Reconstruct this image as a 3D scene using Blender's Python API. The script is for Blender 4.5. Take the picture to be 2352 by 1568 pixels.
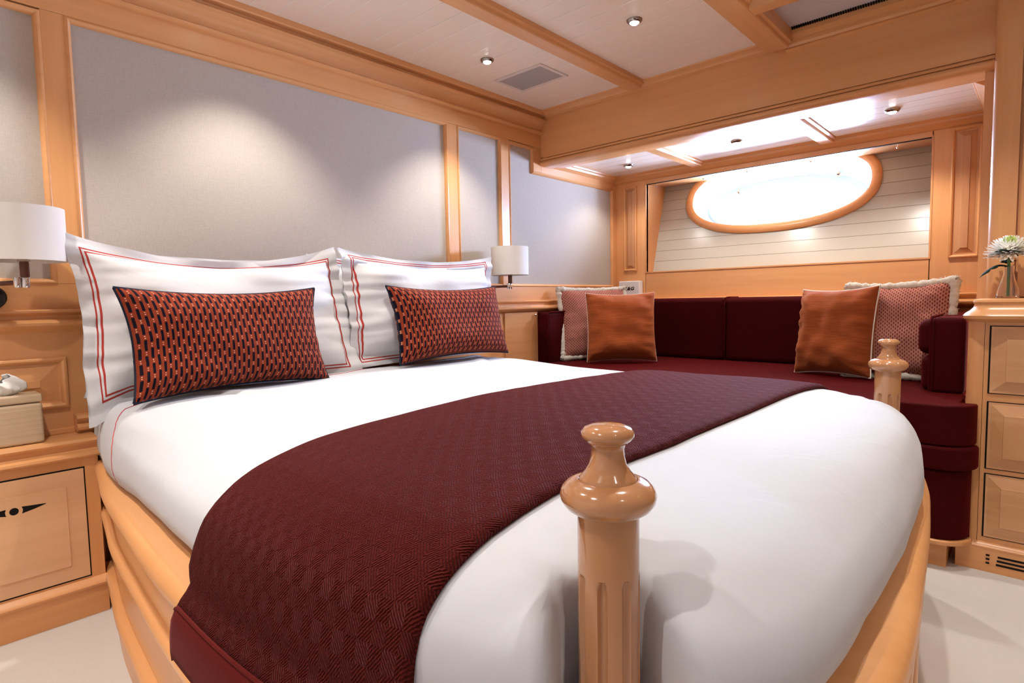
import bpy, bmesh, math, random
from mathutils import Vector, Matrix, noise
from mathutils.bvhtree import BVHTree
random.seed(7)
for o in list(bpy.data.objects): bpy.data.objects.remove(o)
SC = bpy.context.scene; COL = SC.collection
PI = math.pi

# ------------------------------------------------------------------ camera
cam = bpy.data.cameras.new('camera'); camo = bpy.data.objects.new('camera', cam); COL.objects.link(camo)
cam.sensor_width = 36.0; cam.lens = 1332.83/2352*36.0; cam.clip_start = 0.02
R = Matrix(((0.67648432, -0.06440087, 0.7336358), (-0.73624054, -0.03498664, 0.67581492), (-0.01785562, -0.99731062, -0.07108244)))
r_, d_, f_ = R.col[0], R.col[1], R.col[2]
M = Matrix(((r_[0], -d_[0], -f_[0], 0), (r_[1], -d_[1], -f_[1], 0), (r_[2], -d_[2], -f_[2], 0.95), (0, 0, 0, 1)))
camo.matrix_world = M
SC.camera = camo
# ------------------------------------------------------------------ view + world + daylight
SC.view_settings.view_transform = 'Standard'; SC.view_settings.look = 'None'
SC.view_settings.gamma = 1; SC.view_settings.use_curve_mapping = False
SC.view_settings.exposure = 0.42
W = bpy.data.worlds.new('world'); SC.world = W; W.use_nodes = True
W.node_tree.nodes['Background'].inputs[0].default_value = (0.80, 0.90, 1.0, 1)
W.node_tree.nodes['Background'].inputs[1].default_value = 9.0

def lamp(name, typ, loc, direction, energy, color, parent=None, **kw):
    l = bpy.data.lights.new(name, typ); l.energy = energy; l.color = color
    for k, v in kw.items(): setattr(l, k, v)
    o = bpy.data.objects.new(name, l); COL.objects.link(o)
    o.rotation_euler = Vector(direction).to_track_quat('-Z', 'Y').to_euler()
    if parent: o.parent = parent; o.location = Vector(loc)-parent.location
    else: o.location = loc
    return o
# daylight outside the porthole: sky, and sun glitter thrown up by the water
lamp('daylight_sky', 'AREA', (4.75, 1.25, 1.62), (-1, 0, -0.12), 650, (0.46, 0.62, 1.0), shape='RECTANGLE', size=1.6, size_y=0.9)
lamp('water_glitter', 'SUN', (6, 1.8, 0.8), (-0.86, -0.17, 0.275), 6.5, (0.36, 0.53, 1.0), angle=0.12)
SPOT_COL = (1.0, 0.95, 0.885)
SPOT_W = 31.0

# ------------------------------------------------------------------ materials
def newmat(name):
    m = bpy.data.materials.new(name); m.use_nodes = True
    nt = m.node_tree; return m, nt, nt.nodes, nt.links, nt.nodes['Principled BSDF']
def setp(b, **k):
    for n, v in k.items():
        n = n.replace('_', ' ')
        if n in b.inputs: b.inputs[n].default_value = v
def plain(name, col, rough=0.5, metal=0.0, spec=0.5, coat=0.0, emit=None, estr=0, sheen=0, sheencol=None, bump=0, bscale=300):
    m, nt, N, L, b = newmat(name)
    setp(b, Base_Color=(*col, 1), Roughness=rough, Metallic=metal, Specular_IOR_Level=spec, Coat_Weight=coat, Coat_Roughness=0.15, Sheen_Weight=sheen, Sheen_Roughness=0.4)
    if sheencol: b.inputs['Sheen Tint'].default_value = (*sheencol, 1)
    if emit: b.inputs['Emission Color'].default_value = (*emit, 1); b.inputs['Emission Strength'].default_value = estr
    if bump:
        t = N.new('ShaderNodeTexCoord'); n = N.new('ShaderNodeTexNoise'); n.inputs['Scale'].default_value = bscale; n.inputs['Detail'].default_value = 3
        bp = N.new('ShaderNodeBump'); bp.inputs['Strength'].default_value = bump; bp.inputs['Distance'].default_value = 0.002
        L.new(t.outputs['Object'], n.inputs['Vector']); L.new(n.outputs[0], bp.inputs['Height']); L.new(bp.outputs[0], b.inputs['Normal'])
    return m
def math_(N, L, op, a, b=None, c=None):
    n = N.new('ShaderNodeMath'); n.operation = op
    for i, v in enumerate((a, b, c)):
        if v is None: continue
        if isinstance(v, (int, float)): n.inputs[i].default_value = v
        else: L.new(v, n.inputs[i])
    return n.outputs[0]
def mixc(N, L, fac, a, b):
    n = N.new('ShaderNodeMix'); n.data_type = 'RGBA'
    if isinstance(fac, (int, float)): n.inputs['Factor'].default_value = fac
    else: L.new(fac, n.inputs['Factor'])
    for k, v in (('A', a), ('B', b)):
        s = n.inputs[6 if k == 'A' else 7]
        if isinstance(v, tuple): s.default_value = (*v, 1)
        else: L.new(v, s)
    return n.outputs[2]
def wood(name, axis, c1=(0.78, 0.392, 0.160), c2=(0.66, 0.302, 0.108), rough=0.36, coat=0.36, var=1.0, crough=0.26):
    m, nt, N, L, b = newmat(name)
    t = N.new('ShaderNodeTexCoord'); mp = N.new('ShaderNodeMapping')
    s = [34, 34, 34]; s[axis] = 1.6; mp.inputs['Scale'].default_value = s
    L.new(t.outputs['Object'], mp.inputs[0])
    n1 = N.new('ShaderNodeTexNoise'); n1.inputs['Scale'].default_value = 1.0; n1.inputs['Detail'].default_value = 5; n1.inputs['Distortion'].default_value = 0.5
    L.new(mp.outputs[0], n1.inputs['Vector'])
    n2 = N.new('ShaderNodeTexNoise'); n2.inputs['Scale'].default_value = 0.14; n2.inputs['Detail'].default_value = 2
    L.new(mp.outputs[0], n2.inputs['Vector'])
    f = math_(N, L, 'ADD', math_(N, L, 'MULTIPLY', n1.outputs[0], 0.45*var), math_(N, L, 'MULTIPLY', n2.outputs[0], 0.75*var))
    rp = N.new('ShaderNodeValToRGB'); rp.color_ramp.elements[0].position = 0.40; rp.color_ramp.elements[1].position = 0.80
    rp.color_ramp.elements[0].color = (*c1, 1); rp.color_ramp.elements[1].color = (*c2, 1)
    L.new(f, rp.inputs[0]); L.new(rp.outputs[0], b.inputs['Base Color'])
    setp(b, Roughness=rough, Coat_Weight=coat, Coat_Roughness=crough, Specular_IOR_Level=0.4)
    return m
WX, WY, WZ = wood('maple_grain_across', 0), wood('maple_grain_along_y', 1), wood('maple_grain_vertical', 2)
WP = wood('polished_maple_turned', 2, (0.49, 0.232, 0.10), (0.37, 0.158, 0.060), 0.16, 0.9, 0.8, 0.08)
WL = wood('light_maple_drawer', 1, (0.74, 0.43, 0.22), (0.60, 0.31, 0.14), 0.36, 0.3, 1.2)
WLX = wood('light_maple_door', 0, (0.76, 0.46, 0.25), (0.66, 0.37, 0.18), 0.36, 0.3)
WLZ = wood('raised_panel_maple', 2, (0.66, 0.34, 0.17), (0.52, 0.24, 0.10), 0.36, 0.3, 1.2)
CHROME = plain('chrome', (0.75, 0.72, 0.70), 0.12, 1.0)
RING = plain('downlight_ring_metal', (0.34, 0.30, 0.27), 0.22, 1.0)
BLACK = plain('black_void', (0.004, 0.003, 0.003), 0.6, spec=0.2)
BULB = plain('lit_bulb', (1, 1, 1), 0.4, emit=(1, 0.95, 0.88), estr=25)
GREY = plain('grey_grille', (0.42, 0.38, 0.37), 0.6, bump=0.5, bscale=900)
WFRAME = plain('white_frame', (0.75, 0.66, 0.62), 0.4)

def fabric_wall():
    m, nt, N, L, b = newmat('linen_wall_fabric')
    t = N.new('ShaderNodeTexCoord'); hs = []
    for s in ((60, 1, 900), (900, 1, 60)):
        mp = N.new('ShaderNodeMapping'); mp.inputs['Scale'].default_value = s; L.new(t.outputs['Object'], mp.inputs[0])
        n = N.new('ShaderNodeTexNoise'); n.inputs['Scale'].default_value = 1; n.inputs['Detail'].default_value = 2; L.new(mp.outputs[0], n.inputs['Vector']); hs.append(n.outputs[0])
    f = math_(N, L, 'ADD', hs[0], hs[1])
    fc = math_(N, L, 'MULTIPLY', math_(N, L, 'SUBTRACT', f, 0.7), 1.6)
    L.new(mixc(N, L, fc, (0.45, 0.39, 0.33), (0.53, 0.465, 0.40)), b.inputs['Base Color'])
    bp = N.new('ShaderNodeBump'); bp.inputs['Strength'].default_value = 0.35; bp.inputs['Distance'].default_value = 0.001
    L.new(f, bp.inputs['Height']); L.new(bp.outputs[0], b.inputs['Normal'])
    setp(b, Roughness=0.85, Specular_IOR_Level=0.15); return m
FAB = fabric_wall()

def planks(name, axis, period, offset, col, line, rough, width=0.035, coat=0.0):
    m, nt, N, L, b = newmat(name)
    t = N.new('ShaderNodeTexCoord'); s = N.new('ShaderNodeSeparateXYZ'); L.new(t.outputs['Object'], s.inputs[0])
    v = math_(N, L, 'FRACT', math_(N, L, 'DIVIDE', math_(N, L, 'SUBTRACT', s.outputs[axis], offset-period*50), period))
    e = math_(N, L, 'MINIMUM', v, math_(N, L, 'SUBTRACT', 1.0, v))
    g = N.new('ShaderNodeMapRange'); g.inputs['From Min'].default_value = width*0.3; g.inputs['From Max'].default_value = width
    L.new(e, g.inputs[0])
    L.new(mixc(N, L, g.outputs[0], line, col), b.inputs['Base Color'])
    bp = N.new('ShaderNodeBump'); bp.inputs['Strength'].default_value = 0.8; bp.inputs['Distance'].default_value = 0.002
    L.new(g.outputs[0], bp.inputs['Height']); L.new(bp.outputs[0], b.inputs['Normal'])
    setp(b, Roughness=rough, Coat_Weight=coat, Coat_Roughness=0.08); return m
CEILM = planks('painted_ceiling_planks', 0, 0.0985, 2.585, (0.91, 0.77, 0.66), (1.0, 0.93, 0.85), 0.33)
CEILR = planks('gloss_recess_planks', 0, 0.0985, 3.06, (0.90, 0.77, 0.63), (0.62, 0.50, 0.41), 0.22)
HULLM = planks('gloss_hull_planks', 2, 0.0715, 1.203, (0.49, 0.455, 0.375), (0.25, 0.21, 0.16), 0.27, 0.022)
PAINT = plain('gloss_white_paint', (0.88, 0.90, 0.92), 0.2)
TUNNEL = plain('porthole_tunnel_paint', (0.60, 0.66, 0.74), 0.25)
CYAN = plain('porthole_flange_paint', (0.50, 0.64, 0.68), 0.25)
CARPET = plain('cream_carpet', (0.64, 0.595, 0.55), 0.95, spec=0.1, bump=0.6, bscale=350)
VELVET = plain('burgundy_velvet', (0.045, 0.0015, 0.0025), 0.75, spec=0.06, sheen=0.22, sheencol=(0.75, 0.04, 0.035), bump=0.15, bscale=90)
NAVY = plain('navy_piping', (0.006, 0.008, 0.02), 0.7, spec=0.2)
SHADE = plain('lampshade_linen', (0.72, 0.675, 0.63), 0.8, spec=0.1)
LEATHER = plain('brown_leather_grip', (0.10, 0.022, 0.008), 0.35, coat=0.3)
DARK = plain('dark_lacquer', (0.01, 0.01, 0.014), 0.15)
FUR = plain('cream_fur', (0.70, 0.64, 0.54), 0.95, spec=0.05, sheen=0.5, sheencol=(1, 1, 1), bump=1.0, bscale=260)
BLINDM = planks('pleated_blind', 0, 0.0085, 2.35, (0.80, 0.72, 0.74), (0.60, 0.54, 0.56), 0.4, 0.4)

def linen(name, stripe=None):
    m, nt, N, L, b = newmat(name)
    setp(b, Roughness=0.75, Specular_IOR_Level=0.2, Sheen_Weight=0.15)
    base = (0.60, 0.59, 0.595) if stripe else (0.505, 0.51, 0.53)
    t = N.new('ShaderNodeTexCoord')
    if stripe:
        s = N.new('ShaderNodeSeparateXYZ'); L.new(t.outputs['UV'], s.inputs[0])
        w, h, offs, lw = stripe
        dx = math_(N, L, 'SUBTRACT', w/2, math_(N, L, 'ABSOLUTE', s.outputs[0]))
        dy = math_(N, L, 'SUBTRACT', h/2, math_(N, L, 'ABSOLUTE', s.outputs[1]))
        d = math_(N, L, 'MINIMUM', dx, dy); fs = []
        for q in offs:
            fs.append(math_(N, L, 'LESS_THAN', math_(N, L, 'ABSOLUTE', math_(N, L, 'SUBTRACT', d, q)), lw))
        f = math_(N, L, 'MAXIMUM', fs[0], fs[1])
        L.new(mixc(N, L, f, base, (0.38, 0.035, 0.025)), b.inputs['Base Color'])
    else: b.inputs['Base Color'].default_value = (*base, 1)
    n = N.new('ShaderNodeTexNoise'); n.inputs['Scale'].default_value = 7; n.inputs['Detail'].default_value = 3; n.inputs['Distortion'].default_value = 1.2
    L.new(t.outputs['Object'], n.inputs['Vector'])
    bp = N.new('ShaderNodeBump'); bp.inputs['Strength'].default_value = 0.13; bp.inputs['Distance'].default_value = 0.02
    L.new(n.outputs[0], bp.inputs['Height']); L.new(bp.outputs[0], b.inputs['Normal'])
    return m
COTTON = linen('white_cotton')
PW, PH = 0.90, 0.53
COTTON_P = linen('white_cotton_striped', (PW, PH, (0.042, 0.053), 0.0026))
REDLINE = plain('red_piping', (0.42, 0.04, 0.045), 0.7)

def throwmat():
    m, nt, N, L, b = newmat('burgundy_diamond_weave')
    t = N.new('ShaderNodeTexCoord'); s = N.new('ShaderNodeSeparateXYZ'); L.new(t.outputs['UV'], s.inputs[0])
    nz = N.new('ShaderNodeTexNoise'); nz.inputs['Scale'].default_value = 260; L.new(t.outputs['UV'], nz.inputs['Vector'])
    ds = []
    for i, per in ((0, 0.050), (1, 0.044)):
        fr = math_(N, L, 'FRACT', math_(N, L, 'DIVIDE', s.outputs[i], per))
        ds.append(math_(N, L, 'MULTIPLY', math_(N, L, 'ABSOLUTE', math_(N, L, 'SUBTRACT', fr, 0.5)), per*(1.0 if i == 0 else 1.14)))
    d = math_(N, L, 'ADD', math_(N, L, 'ADD', ds[0], ds[1]), math_(N, L, 'MULTIPLY', nz.outputs[0], 0.0045))
    w = math_(N, L, 'SINE', math_(N, L, 'MULTIPLY', d, 2*PI/0.0056))
    h = math_(N, L, 'ADD', math_(N, L, 'MULTIPLY', w, 0.5), math_(N, L, 'MULTIPLY', nz.outputs[0], 0.9))
    bp = N.new('ShaderNodeBump'); bp.inputs['Strength'].default_value = 1.0; bp.inputs['Distance'].default_value = 0.0028
    L.new(h, bp.inputs['Height']); L.new(bp.outputs[0], b.inputs['Normal'])
    f = math_(N, L, 'MULTIPLY', math_(N, L, 'ADD', w, 1.0), 0.5)
    L.new(mixc(N, L, f, (0.055, 0.0048, 0.0032), (0.098, 0.0098, 0.0062)), b.inputs['Base Color'])
    setp(b, Roughness=0.8, Specular_IOR_Level=0.06, Sheen_Weight=0.10, Sheen_Roughness=0.35)
    b.inputs['Sheen Tint'].default_value = (0.9, 0.32, 0.38, 1)
    return m
THROW = throwmat()
HEM = plain('burgundy_hem', (0.095, 0.010, 0.008), 0.8, spec=0.05, sheen=0.1, sheencol=(0.9, 0.35, 0.4), bump=0.4, bscale=500)

def dashmat(name, base, dash, dot, cw, rh, dashw, dashh, dots=True, cutoff=None):
    m, nt, N, L, b = newmat(name)
    t = N.new('ShaderNodeTexCoord'); s = N.new('ShaderNodeSeparateXYZ'); L.new(t.outputs['UV'], s.inputs[0])
    cu = math_(N, L, 'DIVIDE', math_(N, L, 'ADD', s.outputs[0], 5.0), cw)
    ci = math_(N, L, 'FLOOR', cu); cf = math_(N, L, 'ABSOLUTE', math_(N, L, 'SUBTRACT', math_(N, L, 'FRACT', cu), 0.5))
    odd = math_(N, L, 'MODULO', ci, 2.0)
    rv = math_(N, L, 'ADD', math_(N, L, 'DIVIDE', math_(N, L, 'ADD', s.outputs[1], 5.0), rh), math_(N, L, 'MULTIPLY', odd, 0.5))
    rf = math_(N, L, 'ABSOLUTE', math_(N, L, 'SUBTRACT', math_(N, L, 'FRACT', rv), 0.5))
    isd = math_(N, L, 'MULTIPLY', math_(N, L, 'LESS_THAN', cf, dashw), math_(N, L, 'LESS_THAN', rf, dashh))
    nz = N.new('ShaderNodeTexNoise'); nz.inputs['Scale'].default_value = 35; L.new(t.outputs['UV'], nz.inputs['Vector'])
    bc = mixc(N, L, nz.outputs[0], tuple(c*0.75 for c in base), tuple(min(1, c*1.3) for c in base))
    col = mixc(N, L, isd, bc, dash)
    hgt = isd
    if dots:
        dd = math_(N, L, 'MULTIPLY', math_(N, L, 'LESS_THAN', cf, 0.10), math_(N, L, 'LESS_THAN', math_(N, L, 'ABSOLUTE', math_(N, L, 'SUBTRACT', rf, 0.435)), 0.022))
        col = mixc(N, L, dd, col, dot)
    L.new(col, b.inputs['Base Color'])
    bp = N.new('ShaderNodeBump'); bp.inputs['Strength'].default_value = 0.6; bp.inputs['Distance'].default_value = 0.002; bp.invert = True
    L.new(hgt, bp.inputs['Height']); L.new(bp.outputs[0], b.inputs['Normal'])
    setp(b, Roughness=0.8, Specular_IOR_Level=0.08, Sheen_Weight=0.08)
    b.inputs['Sheen Tint'].default_value = (1, 0.5, 0.35, 1)
    return m
DASH = dashmat('rust_dash_weave', (0.20, 0.030, 0.011), (0.002, 0.002, 0.008), (0.70, 0.45, 0.32), 0.0146, 0.046, 0.245, 0.33)
SPECK = dashmat('pink_fleck_weave', (0.42, 0.17, 0.125), (0.12, 0.016, 0.018), (0, 0, 0), 0.0085, 0.017, 0.22, 0.24, dots=False)
def orangemat():
    m, nt, N, L, b = newmat('burnt_orange_wool')
    t = N.new('ShaderNodeTexCoord'); mp = N.new('ShaderNodeMapping'); mp.inputs['Scale'].default_value = (14, 140, 1); L.new(t.outputs['UV'], mp.inputs[0])
    n = N.new('ShaderNodeTexNoise'); n.inputs['Scale'].default_value = 1; n.inputs['Detail'].default_value = 4; L.new(mp.outputs[0], n.inputs['Vector'])
    L.new(mixc(N, L, n.outputs[0], (0.18, 0.031, 0.007), (0.33, 0.074, 0.016)), b.inputs['Base Color'])
    bp = N.new('ShaderNodeBump'); bp.inputs['Strength'].default_value = 0.5; bp.inputs['Distance'].default_value = 0.002
    L.new(n.outputs[0], bp.inputs['Height']); L.new(bp.outputs[0], b.inputs['Normal'])
    setp(b, Roughness=0.85, Specular_IOR_Level=0.15, Sheen_Weight=0.3); b.inputs['Sheen Tint'].default_value = (1, 0.5, 0.25, 1)
    return m
ORANGE = orangemat()
def boxmat():
    m, nt, N, L, b = newmat('pale_striped_veneer')
    t = N.new('ShaderNodeTexCoord'); mp = N.new('ShaderNodeMapping'); mp.inputs['Scale'].default_value = (3, 3, 260); L.new(t.outputs['Object'], mp.inputs[0])
    n = N.new('ShaderNodeTexNoise'); n.inputs['Scale'].default_value = 1; n.inputs['Detail'].default_value = 3; L.new(mp.outputs[0], n.inputs['Vector'])
    L.new(mixc(N, L, n.outputs[0], (0.40, 0.27, 0.15), (0.72, 0.56, 0.38)), b.inputs['Base Color']); setp(b, Roughness=0.5); return m
VENEER = boxmat()

# ------------------------------------------------------------------ mesh helpers
class MB:
    def __init__(s): s.v = []; s.f = []; s.uv = {}
    def add(s, vs, fs, uvs=None):
        o = len(s.v); s.v += [Vector(p) for p in vs]; s.f += [[i+o for i in f] for f in fs]
        if uvs:
            for i, u in enumerate(uvs): s.uv[o+i] = u
        return s
    def box(s, x0, x1, y0, y1, z0, z1):
        vs = [(x, y, z) for x in (x0, x1) for y in (y0, y1) for z in (z0, z1)]
        return s.add(vs, [(0, 1, 3, 2), (4, 6, 7, 5), (0, 4, 5, 1), (2, 3, 7, 6), (0, 2, 6, 4), (1, 5, 7, 3)])
    def prism(s, poly, a0, a1, axis):   # poly is 2D in the two other axes (cyclic order), extruded along axis
        def P(p, a):
            return {0: (a, p[0], p[1]), 1: (p[0], a, p[1]), 2: (p[0], p[1], a)}[axis]
        n = len(poly); vs = [P(p, a0) for p in poly]+[P(p, a1) for p in poly]
        fs = [(i, (i+1) % n, (i+1) % n+n, i+n) for i in range(n)]+[list(range(n))[::-1], [i+n for i in range(n)]]
        return s.add(vs, fs)
    def lathe(s, prof, c, seg=32, axis=Vector((0, 0, 1)), cap=True):
        q = Vector((0, 0, 1)).rotation_difference(Vector(axis).normalized()); c = Vector(c); vs = []
        for r, z in prof:
            for k in range(seg):
                a = 2*PI*k/seg; vs.append(c+q @ Vector((r*math.cos(a), r*math.sin(a), z)))
        fs = [(j*seg+k, j*seg+(k+1) % seg, (j+1)*seg+(k+1) % seg, (j+1)*seg+k) for j in range(len(prof)-1) for k in range(seg)]
        if cap: fs += [list(range(seg))[::-1], [(len(prof)-1)*seg+k for k in range(seg)]]
        return s.add(vs, fs)
    def sweep(s, path, prof, up, closed=False, pclosed=True, cap=True, uv=False):
        # path: 3D points; prof (a, b): a along side = tangent x up, b along up
        path = [Vector(p) for p in path]; up = Vector(up).normalized(); n = len(path); vs = []
        for i, p in enumerate(path):
            if closed: t0 = (p-path[i-1]).normalized(); t1 = (path[(i+1) % n]-p).normalized()
            else:
                t0 = (p-path[i-1]).normalized() if i else (path[1]-p).normalized()
                t1 = (path[i+1]-p).normalized() if i < n-1 else t0
            s0 = t0.cross(up).normalized(); s1 = t1.cross(up).normalized(); sd = (s0+s1)
            if sd.length < 1e-6: sd = s0
            sd.normalize(); k = 1/max(0.3, sd.dot(s0))
            for a, b in prof: vs.append(p+sd*(a*k)+up*b)
        m = len(prof); fs = []
        for i in range(n if closed else n-1):
            for j in range(m if pclosed else m-1):
                fs.append((i*m+j, i*m+(j+1) % m, ((i+1) % n)*m+(j+1) % m, ((i+1) % n)*m+j))
        if not closed and pclosed and cap: fs += [list(range(m))[::-1], [(n-1)*m+j for j in range(m)]]
        return s.add(vs, fs)
    def tube(s, path, r, seg=8, closed=False):
        path = [Vector(p) for p in path]; n = len(path); vs = []; ref = Vector((0.13, 0.21, 0.97)).normalized()
        for i, p in enumerate(path):
            a = path[i-1] if (i or closed) else p; b = path[(i+1) % n] if (i < n-1 or closed) else p
            t = (b-a).normalized(); x = t.cross(ref)
            if x.length < 0.05: x = t.cross(Vector((1, 0, 0)))
            x.normalize(); y = t.cross(x); rr = r[i] if isinstance(r, (list, tuple)) else r
            for k in range(seg): an = 2*PI*k/seg; vs.append(p+x*rr*math.cos(an)+y*rr*math.sin(an))
        fs = [(i*seg+k, i*seg+(k+1) % seg, ((i+1) % n)*seg+(k+1) % seg, ((i+1) % n)*seg+k) for i in range(n if closed else n-1) for k in range(seg)]
        if not closed: fs += [list(range(seg))[::-1], [(n-1)*seg+k for k in range(seg)]]
        return s.add(vs, fs)
    def grid(s, pts, uvs=None):
        nr, nc = len(pts), len(pts[0])
        return s.add([p for row in pts for p in row], [(i*nc+j, i*nc+j+1, (i+1)*nc+j+1, (i+1)*nc+j) for i in range(nr-1) for j in range(nc-1)],
                     [u for row in uvs for u in row] if uvs else None)
    def xf(s, M):
        s.v = [M @ v for v in s.v]; return s
    def build(s, name, mat, parent=None, smooth=True, bevel=0, seg=2, subsurf=0, solid=0, angle=35):
        off = Vector((0, 0, 0)); p = parent
        while p: off = off+p.location; p = p.parent
        me = bpy.data.meshes.new(name); me.from_pydata([v-off for v in s.v], [], s.f)
        bm = bmesh.new(); bm.from_mesh(me); bmesh.ops.recalc_face_normals(bm, faces=bm.faces); bm.to_mesh(me); bm.free()
        if s.uv:
            ul = me.uv_layers.new(name='UVMap')
            for l in me.loops: ul.data[l.index].uv = s.uv.get(l.vertex_index, (0, 0))
        me.materials.append(mat)
        if smooth:
            me.polygons.foreach_set('use_smooth', [True]*len(me.polygons))
            if angle and not bevel:
                me.set_sharp_from_angle(angle=math.radians(angle))
        o = bpy.data.objects.new(name, me); COL.objects.link(o)
        if parent: o.parent = parent
        if solid: q = o.modifiers.new('solid', 'SOLIDIFY'); q.thickness = solid; q.offset = 0
        if bevel: q = o.modifiers.new('bevel', 'BEVEL'); q.width = bevel; q.segments = seg; q.limit_method = 'ANGLE'; q.angle_limit = math.radians(40); q.harden_normals = True
        if subsurf: q = o.modifiers.new('sub', 'SUBSURF'); q.levels = q.render_levels = subsurf
        return o
def tag(o, label=None, cat=None, group=None, kind=None):
    for k, v in (('label', label), ('category', cat), ('group', group), ('kind', kind)):
        if v: o[k] = v
    return o
def thing(name, label, cat, loc, group=None, kind=None):
    o = bpy.data.objects.new(name, None); COL.objects.link(o); o.location = loc; o.empty_display_size = 0.05
    return tag(o, label, cat, group, kind)
def copy_tree(o, parent=None):
    c = o.copy(); COL.objects.link(c); c.parent = parent
    for ch in o.children: copy_tree(ch, c)
    return c
def struct(o): o['kind'] = 'structure'; return o
def halfround(w, h, n=6):   # nose of width w (outwards +a), height h centred
    return [(-w, -h/2), (0, -h/2)]+[(h/2*math.cos(t)*1.0, h/2*math.sin(t)) for t in [(-PI/2+PI*i/n) for i in range(1, n)]]+[(0, h/2), (-w, h/2)]
def interp(t, pts):
    if t <= pts[0][0]: return pts[0][1]
    for (a, b), (c, d) in zip(pts, pts[1:]):
        if t <= c: return b+(d-b)*(t-a)/(c-a)
    return pts[-1][1]
def catmull(pts, n, closed=False):
    out = []; m = len(pts); P = [Vector(p) for p in pts]
    for i in range(m if closed else m-1):
        p0 = P[i-1] if (i or closed) else P[0]; p1 = P[i]; p2 = P[(i+1) % m]; p3 = P[(i+2) % m] if (i+2 < m or closed) else P[-1]
        for k in range(n):
            t = k/n; out.append(0.5*((2*p1)+(p2-p0)*t+(2*p0-5*p1+4*p2-p3)*t*t+(3*p1-p0-3*p2+p3)*t**3))
    if not closed: out.append(P[-1])
    return out
def plane_frame(o, u, v):
    o, u, v = Vector(o), Vector(u).normalized(), Vector(v).normalized(); return o, u, v, u.cross(v)
FRAMEP = [(0, 0), (0, 0.013), (0.004, 0.017), (0.009, 0.018), (0.014, 0.015), (0.018, 0.008), (0.020, 0)]
def raised(name_frame, name_panel, origin, u, v, w, h, parent, mat, mfr, fw=0.018, bev=0.035, depth=0.006, frame=True, rise=0.012, drop=0.0):
    # u x v must point out of the wall
    o, u, v, n = plane_frame(origin, u, v); o = o+n*0.0008; P = lambda a, b, c: o+u*a+v*b+n*c
    if frame:
        m = MB(); sc = fw/0.020
        m.sweep([P(0, 0, 0), P(w, 0, 0), P(w, h, 0), P(0, h, 0)], [(-a*sc, b*0.8) for a, b in FRAMEP], n, closed=True)
        m.build(name_frame, mfr, parent)
    i0 = fw if frame else 0; m = MB()
    rings = [(i0, drop), (i0+0.006, drop), (i0+bev, rise-0.002), (i0+bev+0.001, rise+0.001)]
    vs = []
    for ins, hh in rings: vs += [P(ins, ins, hh), P(w-ins, ins, hh), P(w-ins, h-ins, hh), P(ins, h-ins, hh)]
    fs = [(r*4+k, r*4+(k+1) % 4, (r+1)*4+(k+1) % 4, (r+1)*4+k) for r in range(3) for k in range(4)]+[(12, 13, 14, 15)]
    if not frame:
        vs += [P(0, 0, -0.006), P(w, 0, -0.006), P(w, h, -0.006), P(0, h, -0.006)]
        fs += [(16+k, 16+(k+1) % 4, (k+1) % 4, k) for k in range(4)]
    m.add(vs, fs); return m.build(name_panel, mat, parent, smooth=False)

# ================================================================== ROOM
XL, YB, XR = -0.85, -1.35, 3.62
ZC = 2.065
struct(MB().box(XL-0.05, 4.0, YB-0.05, 2.4, -0.06, 0).build('floor', CARPET, smooth=False))
# --- main ceiling (boards run away from the camera, along y)
struct(MB().box(XL, 2.80, 0.90, 2.33, ZC, ZC+0.04).build('ceiling', CEILM, smooth=False))
struct(MB().box(XL, 2.80, YB, 0.90, 2.10, 2.14).build('ceiling_well', CEILM, smooth=False))
struct(MB().box(2.98, 3.65, 0.18, 2.33, 1.798, 1.84).build('ceiling_recess', CEILR, smooth=False))
struct(MB().box(XL-0.1, 4.0, YB-0.1, 2.45, 2.2, 2.24).build('ceiling_deck', PAINT, smooth=False))
CREAM = plain('cream_wall_lining', (0.86, 0.78, 0.68), 0.7)  # unseen walls given a pale colour to bounce more light into the cabin
struct(MB().box(XL-0.05, XL, YB, 2.33, 0, 2.2).build('wall_left', CREAM, smooth=False))
struct(MB().box(XL, 4.0, YB-0.05, YB, 0, 2.2).build('wall_front', CREAM, smooth=False))

# --- wall behind the bed
wb = struct(MB().box(XL, 4.0, 2.30, 2.36, 0, 2.2).build('wall_back', FAB, smooth=False))
YF, YW = 2.30, 2.286
def board(x0, x1, z0, z1, mat, y=YW): MB().box(x0, x1, y, YF+0.01, z0, z1).build('wall_board', mat, wb, bevel=0.001, seg=1)
board(XL, 2.80, 1.8605, 2.10, WX); board(2.7715, 3.5625, 1.719, 1.84, WX)
board(XL, 3.60, 0.93, 1.0265, WX)
for a, b in ((0.386, 0.447), (2.022, 2.087), (2.422, 2.482)): board(a, b, 1.027, 1.86, WZ)
board(2.702, 2.771, 1.719, 1.86, WZ); board(3.563, 3.61, 1.027, 1.84, WZ)
def pframe(pts, fw=0.019):
    m = MB(); sc = fw/0.020
    m.sweep([(x, YF, z) for x, z in pts], [(-a*sc, b) for a, b in FRAMEP], (0, -1, 0), closed=True)
    m.build('panel_moulding', WX, wb)
    MB().add([(x, YF-0.0015, z) for x, z in pts], [list(range(len(pts)))]).build('fabric_panel', FAB, wb, smooth=False)
pframe([(XL+0.05, 1.024), (0.387, 1.024), (0.387, 1.856), (XL+0.05, 1.856)])
pframe([(0.446, 1.024), (2.023, 1.024), (2.023, 1.861), (0.446, 1.861)])
pframe([(2.086, 1.026), (2.423, 1.026), (2.423, 1.863), (2.086, 1.863)])
pframe([(2.481, 1.026), (3.564, 1.026), (3.564, 1.719), (2.703, 1.719), (2.703, 1.858), (2.481, 1.858)])
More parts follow.
